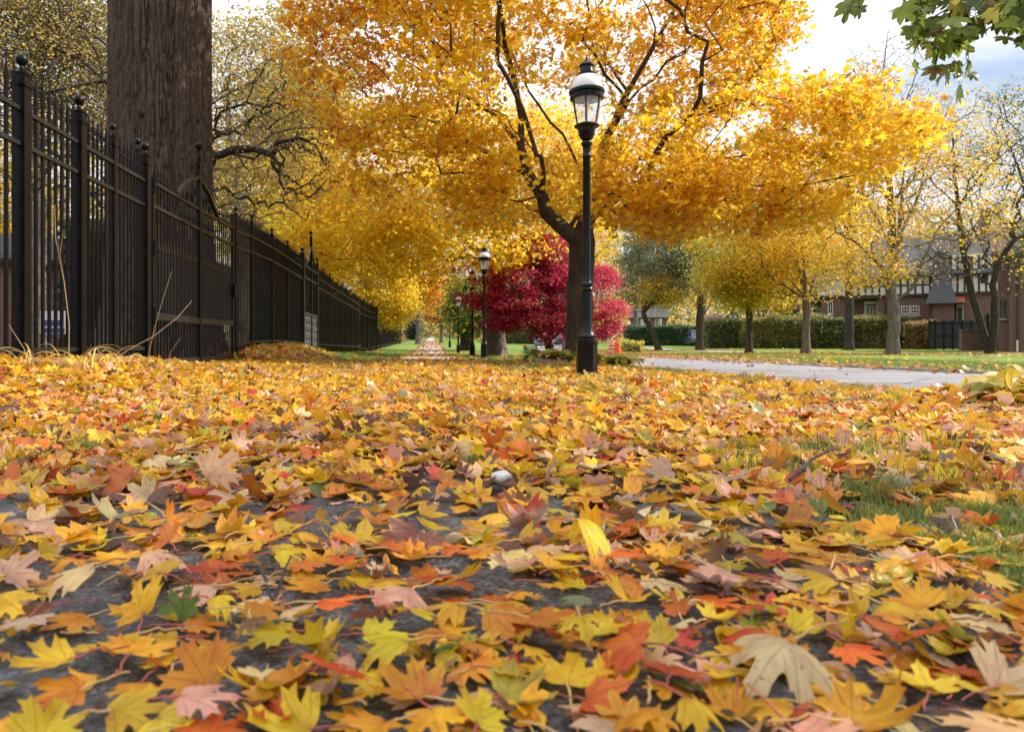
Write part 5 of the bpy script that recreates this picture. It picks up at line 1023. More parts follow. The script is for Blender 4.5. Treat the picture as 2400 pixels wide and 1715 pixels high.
xroad(5000, 11, 30, 14, 62, lambda u, y: .45 * vnoise(np.stack([u * .35, y * .12, 0 * u], -1), 1.0), .11, ['yellow', 'gold', 'amber', 'brown'], [.35, .3, .2, .15], lambda x, y: .06 + 0 * x)
for (px_, Y_, r_) in ((2092, 36, 2.2), (2322, 37, 2.6), (1889, 42, 2.2), (1755, 44, 2.2), (1640, 56, 2.4), (1545, 56, 2.0)):
    n = 420; a = rng.random(n) * 6.283; q_ = np.abs(rng.normal(0, .6, n)) * r_; x = (px_ - HX) * Y_ / F + q_ * np.cos(a) * 1.5; y = Y_ + q_ * np.sin(a); s = np.full(n, .11) * rng.uniform(.7, 1.3, n); t_ = np.abs(rng.normal(0, .3, n))
    Rm = frames(np.stack([np.cos(a) * t_, np.sin(a) * t_, np.ones(n)], 1), rng.random(n) * 6.283); c, _ = pick_cols(['brown', 'amber', 'gold', 'orange'], [.4, .3, .2, .1], n); V, Fc, cc, q2 = scatter(VAR['lo'], T_LO[1], np.stack([x, y, ground_z(x, y) + .03], 1), Rm, s, c, T_LO[0]); bag.add(V, Fc, cc, q2)
tag(bag.obj('leaf_litter', M_LITTER, uv=True), 'thick carpet of golden fallen leaves', kind='stuff')
# stems that stand out among the nearer litter
mb = MB(); x, y, z, s = r1
for i in rng.choice(len(x), 260, replace=False):
    if y[i] > 3.6: continue
    a = rng.random() * 6.283; L_ = s[i] * rng.uniform(.6, 1.2); pts = [(x[i] + math.cos(a) * L_ * k / 4, y[i] + math.sin(a) * L_ * k / 4, z[i] + .006 + .22 * L_ * math.sin(k * .75 * rng.uniform(.3, 1))) for k in range(5)]; mb.tube(pts, .0010, 4)
tag(mb.obj('leaf_stem_litter', M_PETIOLE, ang=80), kind='stuff')

# ------------------------------------------------------------------ grass
def blades(x, y, h, wd, colf, bag_, lean=.5):
    n = len(x); z = ground_z(x, y); a = rng.random(n) * 6.283; dx, dy = np.cos(a), np.sin(a); ln = np.abs(rng.normal(lean * .5, lean * .5, n)) * h; b_ = rng.random(n) * 6.283; wx, wy = np.cos(b_) * wd / 2, np.sin(b_) * wd / 2
    P0 = np.stack([x - wx, y - wy, z - .005], 1); P1 = np.stack([x + wx, y + wy, z - .005], 1); mxy = np.stack([x + dx * ln * .35, y + dy * ln * .35, z + h * .6], 1); o = np.stack([wx, wy, 0 * wx], 1) * .7
    tip = np.stack([x + dx * ln, y + dy * ln, z + h], 1); V = np.stack([P0, P1, mxy - o, mxy + o, tip], 1).reshape(-1, 3); off = (np.arange(n) * 5)[:, None]
    bag_.add(V, [np.array([[0, 1, 3, 2]]) + off, np.array([[2, 3, 4]]) + off], np.repeat(colf(n), 5, axis=0))
def gcolf(n):
    c = np.array([(.09, .15, .02), (.13, .19, .025), (.18, .23, .04), (.06, .11, .018)])[rng.integers(0, 4, n)]; return c * (1 + rng.normal(0, .15, (n, 1)))
def rect(n, x0, x1, y0, y1): return rng.uniform(x0, x1, n), rng.uniform(y0, y1, n)
gb = Bag()
def clump(cx, cy, r, n, h, wd=.0035): 
    x = cx + rng.normal(0, r, n); y = cy + rng.normal(0, r, n); blades(x, y, h * rng.uniform(.5, 1.25, n), wd * np.ones(n), gcolf, gb, .9)
for _ in range(70): clump(rng.uniform(.70, 1.05), rng.uniform(.84, 1.3), .035, 80, .036, .0026)
for _ in range(30): clump(rng.uniform(.68, .8), rng.uniform(.82, 1.0), .02, 50, .03, .0022)
for _ in range(22): clump(rng.uniform(.72, 1.3), rng.uniform(1.3, 2.2), .03, 50, .05, .003)
for _ in range(14): clump(rng.uniform(-1.3, -.82), rng.uniform(1.5, 2.4), .025, 45, .045, .003)
for _ in range(330):
    cx_, cy_ = rng.uniform(.8, 4.1), rng.uniform(2.0, 14.5)
    if vnoise(np.array([[cx_ * 2.6, cy_ * 2.6, 2.0]]), 1.0)[0] > (.5 if cy_ > 4 else .66): clump(cx_, cy_, .07, 70, .075, .0045)
for _ in range(120):
    cx_, cy_ = rng.uniform(-3.1, -.9), rng.uniform(8.0, 16); clump(cx_, cy_, .07, 60, .07, .005)
for _ in range(16): clump(rng.uniform(-3.15, -2.6), rng.uniform(17.5, 19), .07, 80, .16, .005)
x, y = rect(26000, .72, 6.2, 15.2, 34); k = uu_(x, y) < 4.1; blades(x[k], y[k], rng.uniform(.03, .07, k.sum()), .008 * np.ones(k.sum()), gcolf, gb)
x, y = rect(14000, -3.2, -.86, 16.5, 36); blades(x, y, rng.uniform(.03, .08, len(x)), .008 * np.ones(len(x)), gcolf, gb)
x = rng.uniform(9.1, 13.5, 30000); y = rng.uniform(8, 34, 30000); x = x + road_c(y); blades(x, y, rng.uniform(.03, .07, 30000), .009 * np.ones(30000), gcolf, gb)
x, y = rect(9000, -12, -3.5, 5, 22); blades(x, y, rng.uniform(.04, .1, len(x)), .006 * np.ones(len(x)), gcolf, gb)
tag(gb.obj('grass', M_GRASS), kind='stuff')
# ------------------------------------------------------------------ plants, stones, sticks
def strap(bag_, base, az, L_, wmax, arch, colr, wprof=(.35, .8, 1, .9, .6, .05), droop=1.0, seg=6, fold=.25, twist=0.0):
    """One arching leaf: a folded strip that rises from the base and bends over."""
    d = np.array([math.cos(az), math.sin(az), 0]); sd = np.array([-math.sin(az), math.cos(az), 0]); p = np.array(base, float); V = []; el = arch
    prof = np.interp(np.linspace(0, 1, seg + 1), np.linspace(0, 1, len(wprof)), wprof)
    for i in range(seg + 1):
        w_ = wmax * prof[i] / 2; upv = np.array([0, 0, 1.0]) * math.cos(el) - d * math.sin(el); ca, sa = math.cos(twist * i / seg), math.sin(twist * i / seg); s2 = sd * ca + upv * sa
        V += [p - s2 * w_ + upv * w_ * fold, p.copy(), p + s2 * w_ + upv * w_ * fold]; p = p + (d * math.cos(el) + np.array([0, 0, math.sin(el)])) * L_ / seg; el -= droop * 1.9 / seg
    f = []
    for i in range(seg):
        a = i * 3; f += [(a, a + 1, a + 4, a + 3), (a + 1, a + 2, a + 5, a + 4)]
    bag_.add(np.array(V), [np.array(f)], np.tile(np.array(colr, float), (len(V), 1)) * (1 + rng.normal(0, .05, (len(V), 1))))
HW = (.10, .08, .55, 1.0, .85, .45, .03); M_PLANT = leafmat('plant_leaf', trans=.35, rough=.4)
hc = [(.40, .42, .05), (.55, .52, .09), (.24, .32, .04), (.62, .50, .07), (.5, .3, .07), (.3, .38, .06)]
hosta_spots = [(1262, 14.2, 'yellow green hosta clump above the grey edging stone'), (1295, 14.0, 'hosta clump midway between the edging stone and the lamp base'), (1322, 13.9, 'hosta clump touching the nearest lamp base on the sign side'), (1345, 14.6, 'hosta clump at the foot of the gold maple trunk'), (1285, 14.9, 'hosta clump just behind the edging stone clumps'), (1418, 13.8, 'yellowing hosta clump beside the nearest lamp base on the road side'), (1445, 14.1, 'broad hosta clump between the lamp base and the road'), (1466, 14.5, 'outermost hosta clump next to the road')]
for i, (px, Y, lab) in enumerate(hosta_spots):
    x = (px - HX) * Y / F; z = float(zg(x, Y)); pb = Bag(); rr = np.random.default_rng(i)
    for k in range(40):
        a = rr.random() * 6.283; q = rr.random(); strap(pb, (x + .06 * math.cos(a), Y + .06 * math.sin(a), z), a, rr.uniform(.32, .52), rr.uniform(.15, .21), rr.uniform(1.05, 1.52), hc[rr.integers(0, 6)], HW, rr.uniform(.8, 1.35), seg=8)
    r = empty('hosta_plant', (x, Y, z), lab, 'hosta', 'hostas round the maple foot'); pb.obj('foliage', M_PLANT, r, (x, Y, z))
for px, py_, wd, Y, lab in ((1272, 848, .30, 13.4, 'grey edging stone at the outer end of the hosta bed'), (1312, 852, .26, 13.3, 'edging stone half hidden under drooping hosta leaves'), (1436, 857, .34, 13.2, 'flat edging stone of the hosta bed on the road side')):
    x = (px - HX) * Y / F; z = float(zg(x, Y)); mb = MB(); mb.box((-wd / 2, -.07, -.05), (wd / 2, .07, .10 if px < 1400 else .05), .012); tag(mb.obj('edging_stone', M_STONE, loc=(x, Y, z)), lab, 'stone', 'edging stones of the hosta bed')
# wilted clump at the right
rr = np.random.default_rng(77)
for i, (x, y, n, lab) in enumerate(((2.80, 3.62, 44, 'wilted yellow hosta flopping over leaves by the road'), (3.02, 3.78, 40, 'wilted green and yellow plant cut by the picture edge, beside the flopped hosta'))):
    pb = Bag(); z = float(zg(x, y)) + .03
    for k in range(n):
        a = rr.random() * 6.283; strap(pb, (x, y, z), a, rr.uniform(.16, .34), rr.uniform(.025, .055), rr.uniform(.6, 1.5), [(.6, .42, .03), (.55, .33, .05), (.5, .45, .08), (.22, .28, .04), (.62, .5, .22)][rr.integers(0, 5)], HW, rr.uniform(.8, 1.9), fold=.6, twist=rr.normal(0, 1.3), seg=9)
    r = empty('hosta_plant', (x, y, z), lab, 'hosta'); pb.obj('foliage', M_PLANT, r, (x, y, z))
# dry daylily straps by the fence
for i, (x, y, n, lab) in enumerate(((-3.02, 5.55, 26, 'dry straw coloured daylily clump nearest the picture edge below the fence'), (-2.72, 5.75, 24, 'dry daylily clump in front of the second thick fence post'), (-2.80, 6.6, 22, 'dry daylily clump arching before the slim fence post'))):
    pb = Bag(); z = float(zg(x, y)) + .02
    for k in range(n): strap(pb, (x + rr.normal(0, .06), y + rr.normal(0, .05), z), rr.random() * 6.283, rr.uniform(.25, .5), rr.uniform(.006, .013), rr.uniform(.9, 1.5), [(.66, .46, .16), (.6, .4, .1), (.7, .55, .28), (.62, .44, .05)][rr.integers(0, 4)], (.8, 1, 1, .9, .6, .1), rr.uniform(.9, 2.0), seg=8, fold=.5, twist=rr.normal(0, .6))
    r = empty('daylily_clump', (x, y, z), lab, 'daylily'); pb.obj('foliage', M_PLANT, r, (x, y, z))
M_DRY = simple('dry_stalk', (.26, .17, .09), .7, .3, 20)
def stalk(pts, r0, lab, twigs=()):
    mb = MB(); P = np.array([tuple(at(*q)) for q in pts]); o = P[0]; mb.tube(P - o, np.linspace(r0, r0 * .45, len(P)), 6)
    for tw_ in twigs: mb.tube(np.array([tuple(at(*q)) for q in tw_]) - o, np.linspace(r0 * .6, r0 * .3, len(tw_)), 5)
    return tag(mb.obj('dry_stalk', M_DRY, loc=tuple(o), ang=80), lab, 'stalk')
stalk([(340, 880, 7.6), (352, 810, 7.55), (370, 740, 7.5), (402, 636, 7.5)], .006, 'dry weed stalk leaning across the hinge side of the driveway gate')
stalk([(236, 868, 7.3), (300, 820, 7.5), (360, 788, 7.7), (415, 745, 7.9), (450, 705, 8.1)], .005, 'long thin dry stem slanting up over the driveway gate bars')
stalk([(386, 868, 8.3), (400, 825, 8.3), (424, 790, 8.3)], .005, 'short dry stalk standing before the gate bottom panel')
stalk([(160, 890, 6.2), (162, 760, 6.2), (150, 660, 6.2), (130, 560, 6.2), (128, 480, 6.2)], .006, 'tall dry stem in front of the fence between the two thick posts', [[(150, 660, 6.2), (140, 600, 6.2), (148, 540, 6.2)]])
stalk([(70, 900, 5.6), (58, 820, 5.6), (20, 760, 5.6)], .005, 'dry stem leaning out at the picture edge before the fence')
stalk([(1910, 915, 6.6), (1911, 885, 6.6), (1908, 868, 6.6)], .004, 'thin dark dead weed standing before the road', [[(1911, 890, 6.6), (1920, 878, 6.6)], [(1911, 892, 6.6), (1898, 880, 6.6)]])
M_TWIG = simple('twig_bark', (.045, .04, .045), .8, .3, 60, .4, 120)
def ground_stick(name, pts, r0, lab, fork=None):
    """Sticks lying on the leaves; points are (photo px, photo py of the ground below, height)."""
    def g_(q): Y = F * CH / (q[1] - HY); return np.array([(q[0] - HX) * Y / F, Y, q[2]])
    P = np.array([g_(q) for q in pts]); o = P[0].copy(); mb = MB(); mb.tube(P - o, np.linspace(r0, r0 * .6, len(P)), 7)
    if fork: mb.tube(np.array([g_(q) for q in fork]) - o, np.linspace(r0 * .8, r0 * .4, len(fork)), 7)
    return tag(mb.obj(name, M_TWIG, loc=tuple(o), ang=70), lab, 'twig')
ground_stick('fallen_twig', [(575, 1440, .055), (607, 1442, .055), (622, 1450, .046), (632, 1466, .034), (640, 1474, .028)], .0026, 'dark forked twig poking up from the leaves on the path', [(640, 1474, .028), (652, 1466, .040), (668, 1458, .058), (682, 1452, .07)])
ground_stick('fallen_twig', [(1850, 1160, .03), (1900, 1130, .05), (1960, 1105, .06)], .004, 'thin straight stick lying on the leaves near the road side grass')
ground_stick('fallen_twig', [(380, 1650, .03), (420, 1640, .035), (470, 1632, .03), (520, 1640, .03)], .002, 'thin bent twig among the leaves at the bottom edge')
# white stone
x, y = (1175 - HX) * CH / (1180 - HY), F * CH / (1180 - HY)
mb = MB(); mb.sphere((0, 0, 0), 1.0, 16); me = mb.mesh('white_stone', simple('white_stone', (.55, .54, .53), .8, .2, 30, .4, 60), ang=80)
co = np.array([v.co for v in me.vertices]); co *= np.array([.021, .016, .012]); co *= (1 + .35 * (vnoise(co * 110 + 4, 1.0) - .5) + .12 * (vnoise(co * 400 + 4, 1.0) - .5))[:, None]; me.vertices.foreach_set('co', co.astype(np.float32).ravel())
tag(link('white_stone', me, None, (x, y, float(ground_z(x, y)) + .030)), 'small pale stone resting on the fallen leaves in mid path', 'stone')

# ------------------------------------------------------------------ hedges and bushes
def hedge(name, label, x0, x1, Y, dep, h, cols_, n, size, cat='hedge', lump=.12, group=None):
    """A clipped hedge: dark twiggy core and a skin of leaves."""
    xm = (x0 + x1) / 2; z0 = float(zg(xm, Y)); r = empty(name, (xm, Y, z0), label, cat, group); W = x1 - x0
    mb = MB(); mb.box((-W / 2 + .15, -dep / 2 + .15, -.1), (W / 2 - .15, dep / 2 - .15, h - .18), .1); mb.obj('branches', simple('hedge_core', (.03, .035, .018), .9, .5, 6, .8, 10), r)
    f = rng.random(n); t1, t2 = rng.random(n), rng.random(n); ar = np.array([W * h, W * dep, dep * h, dep * h]); ar = ar / ar.sum(); fc = np.searchsorted(ar.cumsum(), f)
    x = np.where(fc <= 1, (t1 - .5) * W, np.where(fc == 2, -W / 2, W / 2)); y = np.where(fc == 0, -dep / 2, np.where(fc == 1, (t2 - .5) * dep, (t1 - .5) * dep)); z = np.where(fc == 1, h, t2 * h)
    p = np.stack([x, y, z], 1); bump = lump * (vnoise(p + xm, .9) - .5) * 2; cen = np.array([0, 0, h * .5]); dr = p - cen; dr[:, 0] *= .2; dr /= np.linalg.norm(dr, axis=1)[:, None]; p = p + dr * bump[:, None] + rng.normal(0, .05, (n, 3)); p[:, 2] = np.maximum(p[:, 2], .03)
    V, Fc, c, _ = leaves_at(rng, p, size, cols_, 'sprig', .3); link('foliage', build_mesh('foliage', V, Fc, M_LEAF, c), r); return r
DG = mixcol([((.045, .10, .04), 1), ((.07, .15, .045), .8), ((.02, .05, .025), .7), ((.2, .2, .05), lambda p: .5 * (p[:, 2] < .8))]); MG = mixcol([((.10, .145, .035), 1), ((.2, .21, .045), .9), ((.32, .24, .05), lambda p: .5 + .8 * (vnoise(p, .5) > .55)), ((.035, .07, .03), lambda p: 1.6 * (vnoise(p + 3, .4) > .5)), ((.34, .26, .05), .3)])
hedge('hedge', 'clipped dark green hedge between the leaning tree and the parked blue car', 21.9, 30.0, 84, 1.4, 2.15, DG, 9000, .17, lump=.25)
hedge('hedge', 'olive bush clipped like a hedge beside the parked blue car', 24.2, 27.0, 66, 1.6, 2.55, MG, 3600, .17, lump=.3)
hedge('hedge', 'long mixed green and brown hedge behind the street trees', 27.1, 41.6, 65, 1.4, 2.6, MG, 17000, .17, lump=.5)
hedge('bush', 'red orange bush at the end of the long mixed hedge', 39.4, 41.2, 61.5, 1.4, 2.15, mixcol([((.3, .09, .03), 1), ((.35, .2, .04), .9), (GRN, .5), ((.2, .16, .04), .6)]), 2600, .14, cat='bush', lump=.35)
hedge('bush', 'dark green bush against the grey board fence', 41.0, 42.0, 62, 1.0, 2.1, DG, 1300, .14, cat='bush', lump=.3)
hedge('bush', 'yellow bush by the drums at the road', 13.1, 14.6, 52, 1.2, .7, mixcol([((.4, .36, .05), 1), (YEL, .6), (GRN, .4)]), 800, .12, cat='bush', lump=.3)
hedge('bush', 'brown green shrub at the end of the far fence', -7.0, -3.3, 76, 2.2, 2.6, mixcol([((.10, .05, .03), 1), ((.05, .08, .03), .8), (OLV, .4)]), 3000, .2, cat='bush', lump=.4)

# ------------------------------------------------------------------ houses
def wbox(parent, name, x0, x1, y0, y1, z0, z1, m, ch=0.0):
    mb = MB(); o = parent.location; mb.box((x0 - o.x, y0 - o.y, z0 - o.z), (x1 - o.x, y1 - o.y, z1 - o.z), ch); return mb.obj(name, m, parent)
def window(parent, x0, x1, yf, z0, z1, nx_=2, nz_=2, fr=M_WFRAME, sill=True, t_=.07):
    """Window set in a wall whose face is at y = yf (facing the camera): frame, glass and sill."""
    o = parent.location; mb = MB(); X0, X1, Z0, Z1, Y_ = x0 - o.x, x1 - o.x, z0 - o.z, z1 - o.z, yf - o.y
    mb.box((X0, Y_ - .05, Z0), (X0 + t_, Y_ + .04, Z1)); mb.box((X1 - t_, Y_ - .05, Z0), (X1, Y_ + .04, Z1)); mb.box((X0 + t_, Y_ - .05, Z0), (X1 - t_, Y_ + .04, Z0 + t_)); mb.box((X0 + t_, Y_ - .05, Z1 - t_), (X1 - t_, Y_ + .04, Z1))
    for i in range(1, nx_): xx = X0 + (X1 - X0) * i / nx_; mb.box((xx - .022, Y_ - .045, Z0 + t_ + .002), (xx + .022, Y_ + .02, Z1 - t_ - .002))
    for i in range(1, nz_): zz_ = Z0 + (Z1 - Z0) * i / nz_; mb.box((X0 + t_ + .002, Y_ - .042, zz_ - .02), (X1 - t_ - .002, Y_ + .018, zz_ + .02))
    w_ = mb.obj('window', fr, parent); mb = MB(); mb.box((X0 + .02, Y_ - .012, Z0 + .02), (X1 - .02, Y_ - .004, Z1 - .02)); mb.obj('pane', M_GLASS, w_)
    if sill: mb = MB(); mb.box((X0 - .1, Y_ - .14, Z0 - .13), (X1 + .1, Y_ + .02, Z0 - .004)); mb.obj('sill', M_CONC, w_)
    return w_
def gable_roof(parent, x0, x1, y0, y1, z0, z1, m, axis='x', name='roof', th=.16, over=.35):
    o = parent.location; mb = MB()
    if axis == 'x':
        ym = (y0 + y1) / 2; pr = [(y0 - over, z0 - .1), (ym, z1), (y1 + over, z0 - .1), (y1 + over, z0 - .1 - th), (ym, z1 - th * 1.4), (y0 - over, z0 - .1 - th)]
        mb.loft([[(xx - o.x, a - o.y, b - o.z) for a, b in pr] for xx in (x0 - over, x1 + over)])
    else:
        xm = (x0 + x1) / 2; pr = [(x0 - over, z0 - .1), (xm, z1), (x1 + over, z0 - .1), (x1 + over, z0 - .1 - th), (xm, z1 - th * 1.4), (x0 - over, z0 - .1 - th)]
        mb.loft([[(a - o.x, yy - o.y, b - o.z) for a, b in pr][::-1] for yy in (y0 - over, y1 + over)])
    return mb.obj(name, m, parent)
HY_ = 66.0
def hx(px): return (px - HX) * HY_ / F
def hz(py): return CH + (HY - py) * HY_ / F
zb_ = float(zg(45, HY_)); hs = empty('brick_house', (hx(2200), HY_, zb_), 'large red brick house with white half-timbered storey and dark slate roof behind the grey fence', 'house')
wbox(hs, 'wall', hx(2050), hx(2345), HY_, HY_ + 9, zb_ - .3, hz(690), M_BRICK)
wbox(hs, 'wall', hx(1985), hx(2049.8), HY_ + 1.5, HY_ + 8, zb_ - .3, hz(692), M_BRICK)
def timbered(x0, x1, yf, z0, z1, n, dep=8, diag=True):
    w_ = wbox(hs, 'plaster_wall', x0, x1, yf, yf + dep, z0, z1, M_PLASTER); mb = MB(); o = hs.location; b_ = .09
    for i in range(n + 1): xx = x0 + (x1 - x0) * i / n; mb.box((xx - b_ - o.x, yf - .06 - o.y, z0 + .2 - o.z), (xx + b_ - o.x, yf - .004 - o.y, z1 - .02 - o.z))
    mb.box((x0 - .1 - o.x, yf - .08 - o.y, z0 - .02 - o.z), (x1 + .1 - o.x, yf - .004 - o.y, z0 + .196 - o.z)); mb.box((x0 - o.x, yf - .055 - o.y, (z0 + z1) / 2 - .07 - o.z), (x1 - o.x, yf - .003 - o.y, (z0 + z1) / 2 + .07 - o.z))
    mb.obj('timber_frame', M_TIMBER, hs)
timbered(hx(1985), hx(2180), HY_ - .15, hz(692), hz(640), 11); timbered(hx(2228), hx(2340), HY_ - .15, hz(692), hz(600), 7)
gable_roof(hs, hx(1985), hx(2345), HY_ - .3, HY_ + 9, hz(640), hz(540), M_SLATE)
mb = MB(); o = hs.location                                      # swept roof that comes down over the door
mb.loft([[(hx(2180) - .4 - o.x, HY_ - 1.7 - o.y, hz(713) - o.z), (hx(2238) + .2 - o.x, HY_ - 1.7 - o.y, hz(713) - o.z), (hx(2238) - o.x, HY_ + .5 - o.y, hz(713) - o.z), (hx(2180) - o.x, HY_ + .5 - o.y, hz(713) - o.z)],
         [(hx(2184) - o.x, HY_ - .9 - o.y, hz(670) - o.z), (hx(2230) - o.x, HY_ - .9 - o.y, hz(670) - o.z), (hx(2230) - o.x, HY_ + .5 - o.y, hz(670) - o.z), (hx(2184) - o.x, HY_ + .5 - o.y, hz(670) - o.z)],
         [(hx(2190) - o.x, HY_ - .3 - o.y, hz(590) - o.z), (hx(2225) - o.x, HY_ - .3 - o.y, hz(590) - o.z), (hx(2225) - o.x, HY_ + .5 - o.y, hz(590) - o.z), (hx(2190) - o.x, HY_ + .5 - o.y, hz(590) - o.z)]]); mb.obj('porch_roof', M_SLATE, hs)
wbox(hs, 'porch_pier', hx(2186), hx(2236), HY_ - 1.2, HY_ - .01, zb_ - .3, hz(713) - .01, M_BRICK)
mb = MB(); mb.loft([[(hx(2232) - o.x, HY_ - 1.3 - o.y, hz(712) - o.z), (hx(2260) - o.x, HY_ - 1.3 - o.y, hz(712) - o.z), (hx(2260) - o.x, HY_ - .01 - o.y, hz(712) - o.z), (hx(2232) - o.x, HY_ - .01 - o.y, hz(712) - o.z)], [(hx(2235) - o.x, HY_ - .2 - o.y, hz(698) - o.z), (hx(2258) - o.x, HY_ - .2 - o.y, hz(698) - o.z), (hx(2258) - o.x, HY_ - .01 - o.y, hz(698) - o.z), (hx(2235) - o.x, HY_ - .01 - o.y, hz(698) - o.z)]])
for k in range(9): xx = hx(2233) + (hx(2259) - hx(2233)) * k / 8; mb.tube([(xx - o.x, HY_ - 1.32 - o.y, hz(711.5) - o.z), (hx(2246) + (xx - hx(2246)) * .85 - o.x, HY_ - .2 - o.y, hz(697.5) - o.z)], .045, 6)
mb.obj('tile_awning', M_TILE, hs)
wbox(hs, 'stone_doorway', hx(2241), hx(2258), HY_ - .25, HY_ - .01, zb_, hz(714), simple('door_stone', (.34, .32, .3), .8, .4, 6)); wbox(hs, 'door', hx(2245), hx(2254), HY_ - .30, HY_ - .26, zb_, hz(722), M_TIMBER)
window(hs, hx(2110), hx(2131), HY_, hz(734), hz(715), 3, 2, sill=False); window(hs, hx(2133), hx(2154), HY_, hz(734), hz(715), 3, 2, sill=False); wbox(hs, 'sill', hx(2107), hx(2158), HY_ - .16, HY_ - .005, hz(741), hz(736.5), M_CONC)
window(hs, hx(2158), hx(2170), HY_ - .16, hz(655), hz(641), 2, 2)
for k in range(3): window(hs, hx(2019 + 9.5 * k), hx(2027 + 9.5 * k), HY_ + 1.5, hz(752), hz(710), 1, 3, sill=False)
wbox(hs, 'bay_surround', hx(2015), hx(2018.6), HY_ + 1.3, HY_ + 1.5, zb_, hz(706), M_WFRAME); wbox(hs, 'bay_surround', hx(2046.4), hx(2049.6), HY_ + 1.3, HY_ + 1.5, zb_, hz(706), M_WFRAME); wbox(hs, 'bay_surround', hx(2014.6), hx(2049.6), HY_ + 1.25, HY_ + 1.49, hz(705.9), hz(700), M_WFRAME)
window(hs, hx(2262), hx(2276), HY_ - .16, hz(668), hz(630), 2, 4, M_TIMBER, sill=False); window(hs, hx(2296), hx(2312), HY_ - .16, hz(668), hz(630), 2, 4, M_TIMBER, sill=False)
mb = MB(); mb.tube([(hx(2072) - o.x, HY_ - .08 - o.y, hz(692) - o.z), (hx(2072) - o.x, HY_ - .08 - o.y, zb_ - o.z)], .06, 8); mb.obj('downpipe', M_TIMBER, hs)
hs.rotation_euler = (0, 0, -math.atan((2200 - HX) / F)); hs.scale = (math.cos(math.atan((2200 - HX) / F)), 1, 1)
wbox(hs, 'chimney', hx(2300), hx(2325), HY_ + 4, HY_ + 5.5, hz(600), hz(480), M_BRICK)
# nearer brick wing cut by the frame
k5 = 52.0 / F; wz = float(zg(40, 52)); wx = lambda px: (px - HX) * k5; wzz = lambda py: CH + (HY - py) * k5
wg2 = empty('brick_house', (wx(2345), 52, wz), 'nearer brick wing with a brown roof, cut by the picture edge', 'house')
wbox(wg2, 'wall', wx(2365), wx(2520), 52, 60, wz - .3, wzz(590), M_BRICK); wbox(wg2, 'wall', wx(2338), wx(2364.9), 53, 60, wz - .3, wzz(600), M_BRICK)
gable_roof(wg2, wx(2338), wx(2520), 52, 60, wzz(592), wzz(500), simple('brown_shingle', (.13, .08, .06), .8, .3, 3, .6, 12, stretch=(1, 1, 3)), over=.4); o = wg2.location
mb = MB(); mb.tube([(wx(2384) - o.x, -.09, wzz(600) - o.z), (wx(2384) - o.x, -.09, wzz(797) - o.z)], .06, 8); mb.obj('downpipe', M_TIMBER, wg2); mb = MB(); mb.tube([(wx(2384) - o.x, -.09, wzz(797) - o.z), (wx(2384) - o.x, -.09, wz - o.z)], .075, 8); mb.obj('drain_boot', M_WFRAME, wg2)
wg2.rotation_euler = (0, 0, -math.atan((2345 - HX) / F)); wg2.scale = (math.cos(math.atan((2345 - HX) / F)), 1, 1)
window(wg2, wx(2345), wx(2356), 53, wzz(745), wzz(700), 1, 3, M_TIMBER); window(wg2, wx(2420), wx(2450), 52, wzz(740), wzz(690), 2, 3)
# grey board fence and low brick wall
gf = empty('board_fence', (wx(2178) * 60 / 52, 60, float(zg(41, 60))), 'dark grey metal panel fence in front of the brick house', 'fence'); k6 = 60 / F; M_GF = simple('grey_fence', (.055, .065, .075), .55, .15, 4, .15, 30, stretch=(6, 1, 1)); M_GP = simple('grey_post', (.012, .016, .022), .5, .2, 6)
fx_ = [(px - HX) * k6 for px in (2178, 2191, 2212, 2233, 2255, 2277, 2299, 2318)]; zt_ = CH + (HY - 751) * k6; z0_ = float(zg(42, 60)); o = gf.location
for a, b_ in zip(fx_, fx_[1:]):
    mb = MB(); nb = max(2, int((b_ - a) / .14))
    for i in range(nb): w1 = (b_ - a - .1) / nb; mb.box((a + .05 + i * w1 + .006 - o.x, -.015, z0_ + .08 - o.z), (a + .05 + (i + 1) * w1 - .006 - o.x, .015, zt_ - .03 - o.z))
    mb.obj('panel_slat', M_GF, gf)
    for zz_ in (z0_ + .12, (z0_ + zt_) / 2 - .1, zt_ - .25): wbox(gf, 'rail', a + .052, b_ - .052, 59.94, 59.98, zz_, zz_ + .07, M_GP)
for a in fx_: wbox(gf, 'post', a - .05, a + .05, 59.93, 60.06, z0_ - .1, zt_ + .06, M_GP, .01)
k7 = 56 / F; bw = empty('brick_wall', ((2312 - HX) * k7, 56, float(zg(41, 56))), 'low red brick garden wall behind the leaning rough tree', 'wall'); z0_ = float(zg(41, 56)); wbox(bw, 'masonry', (2255 - HX) * k7, (2366 - HX) * k7, 56, 56.35, z0_ - .2, CH + (HY - 776) * k7, M_BRICK); wbox(bw, 'coping', (2254 - HX) * k7, (2367 - HX) * k7, 55.95, 56.4, CH + (HY - 776) * k7 + .002, CH + (HY - 772) * k7, M_BRICK)
mb = MB(); mb.lathe([(.05, 0), (.05, .75), (.14, .78), (.15, 1.1), (.10, 1.13), (.02, 1.3)], 10); mb.obj('lantern', M_GP, bw, ((2318 - HX) * k7 - bw.location.x, .2, CH + (HY - 772) * k7 - bw.location.z))
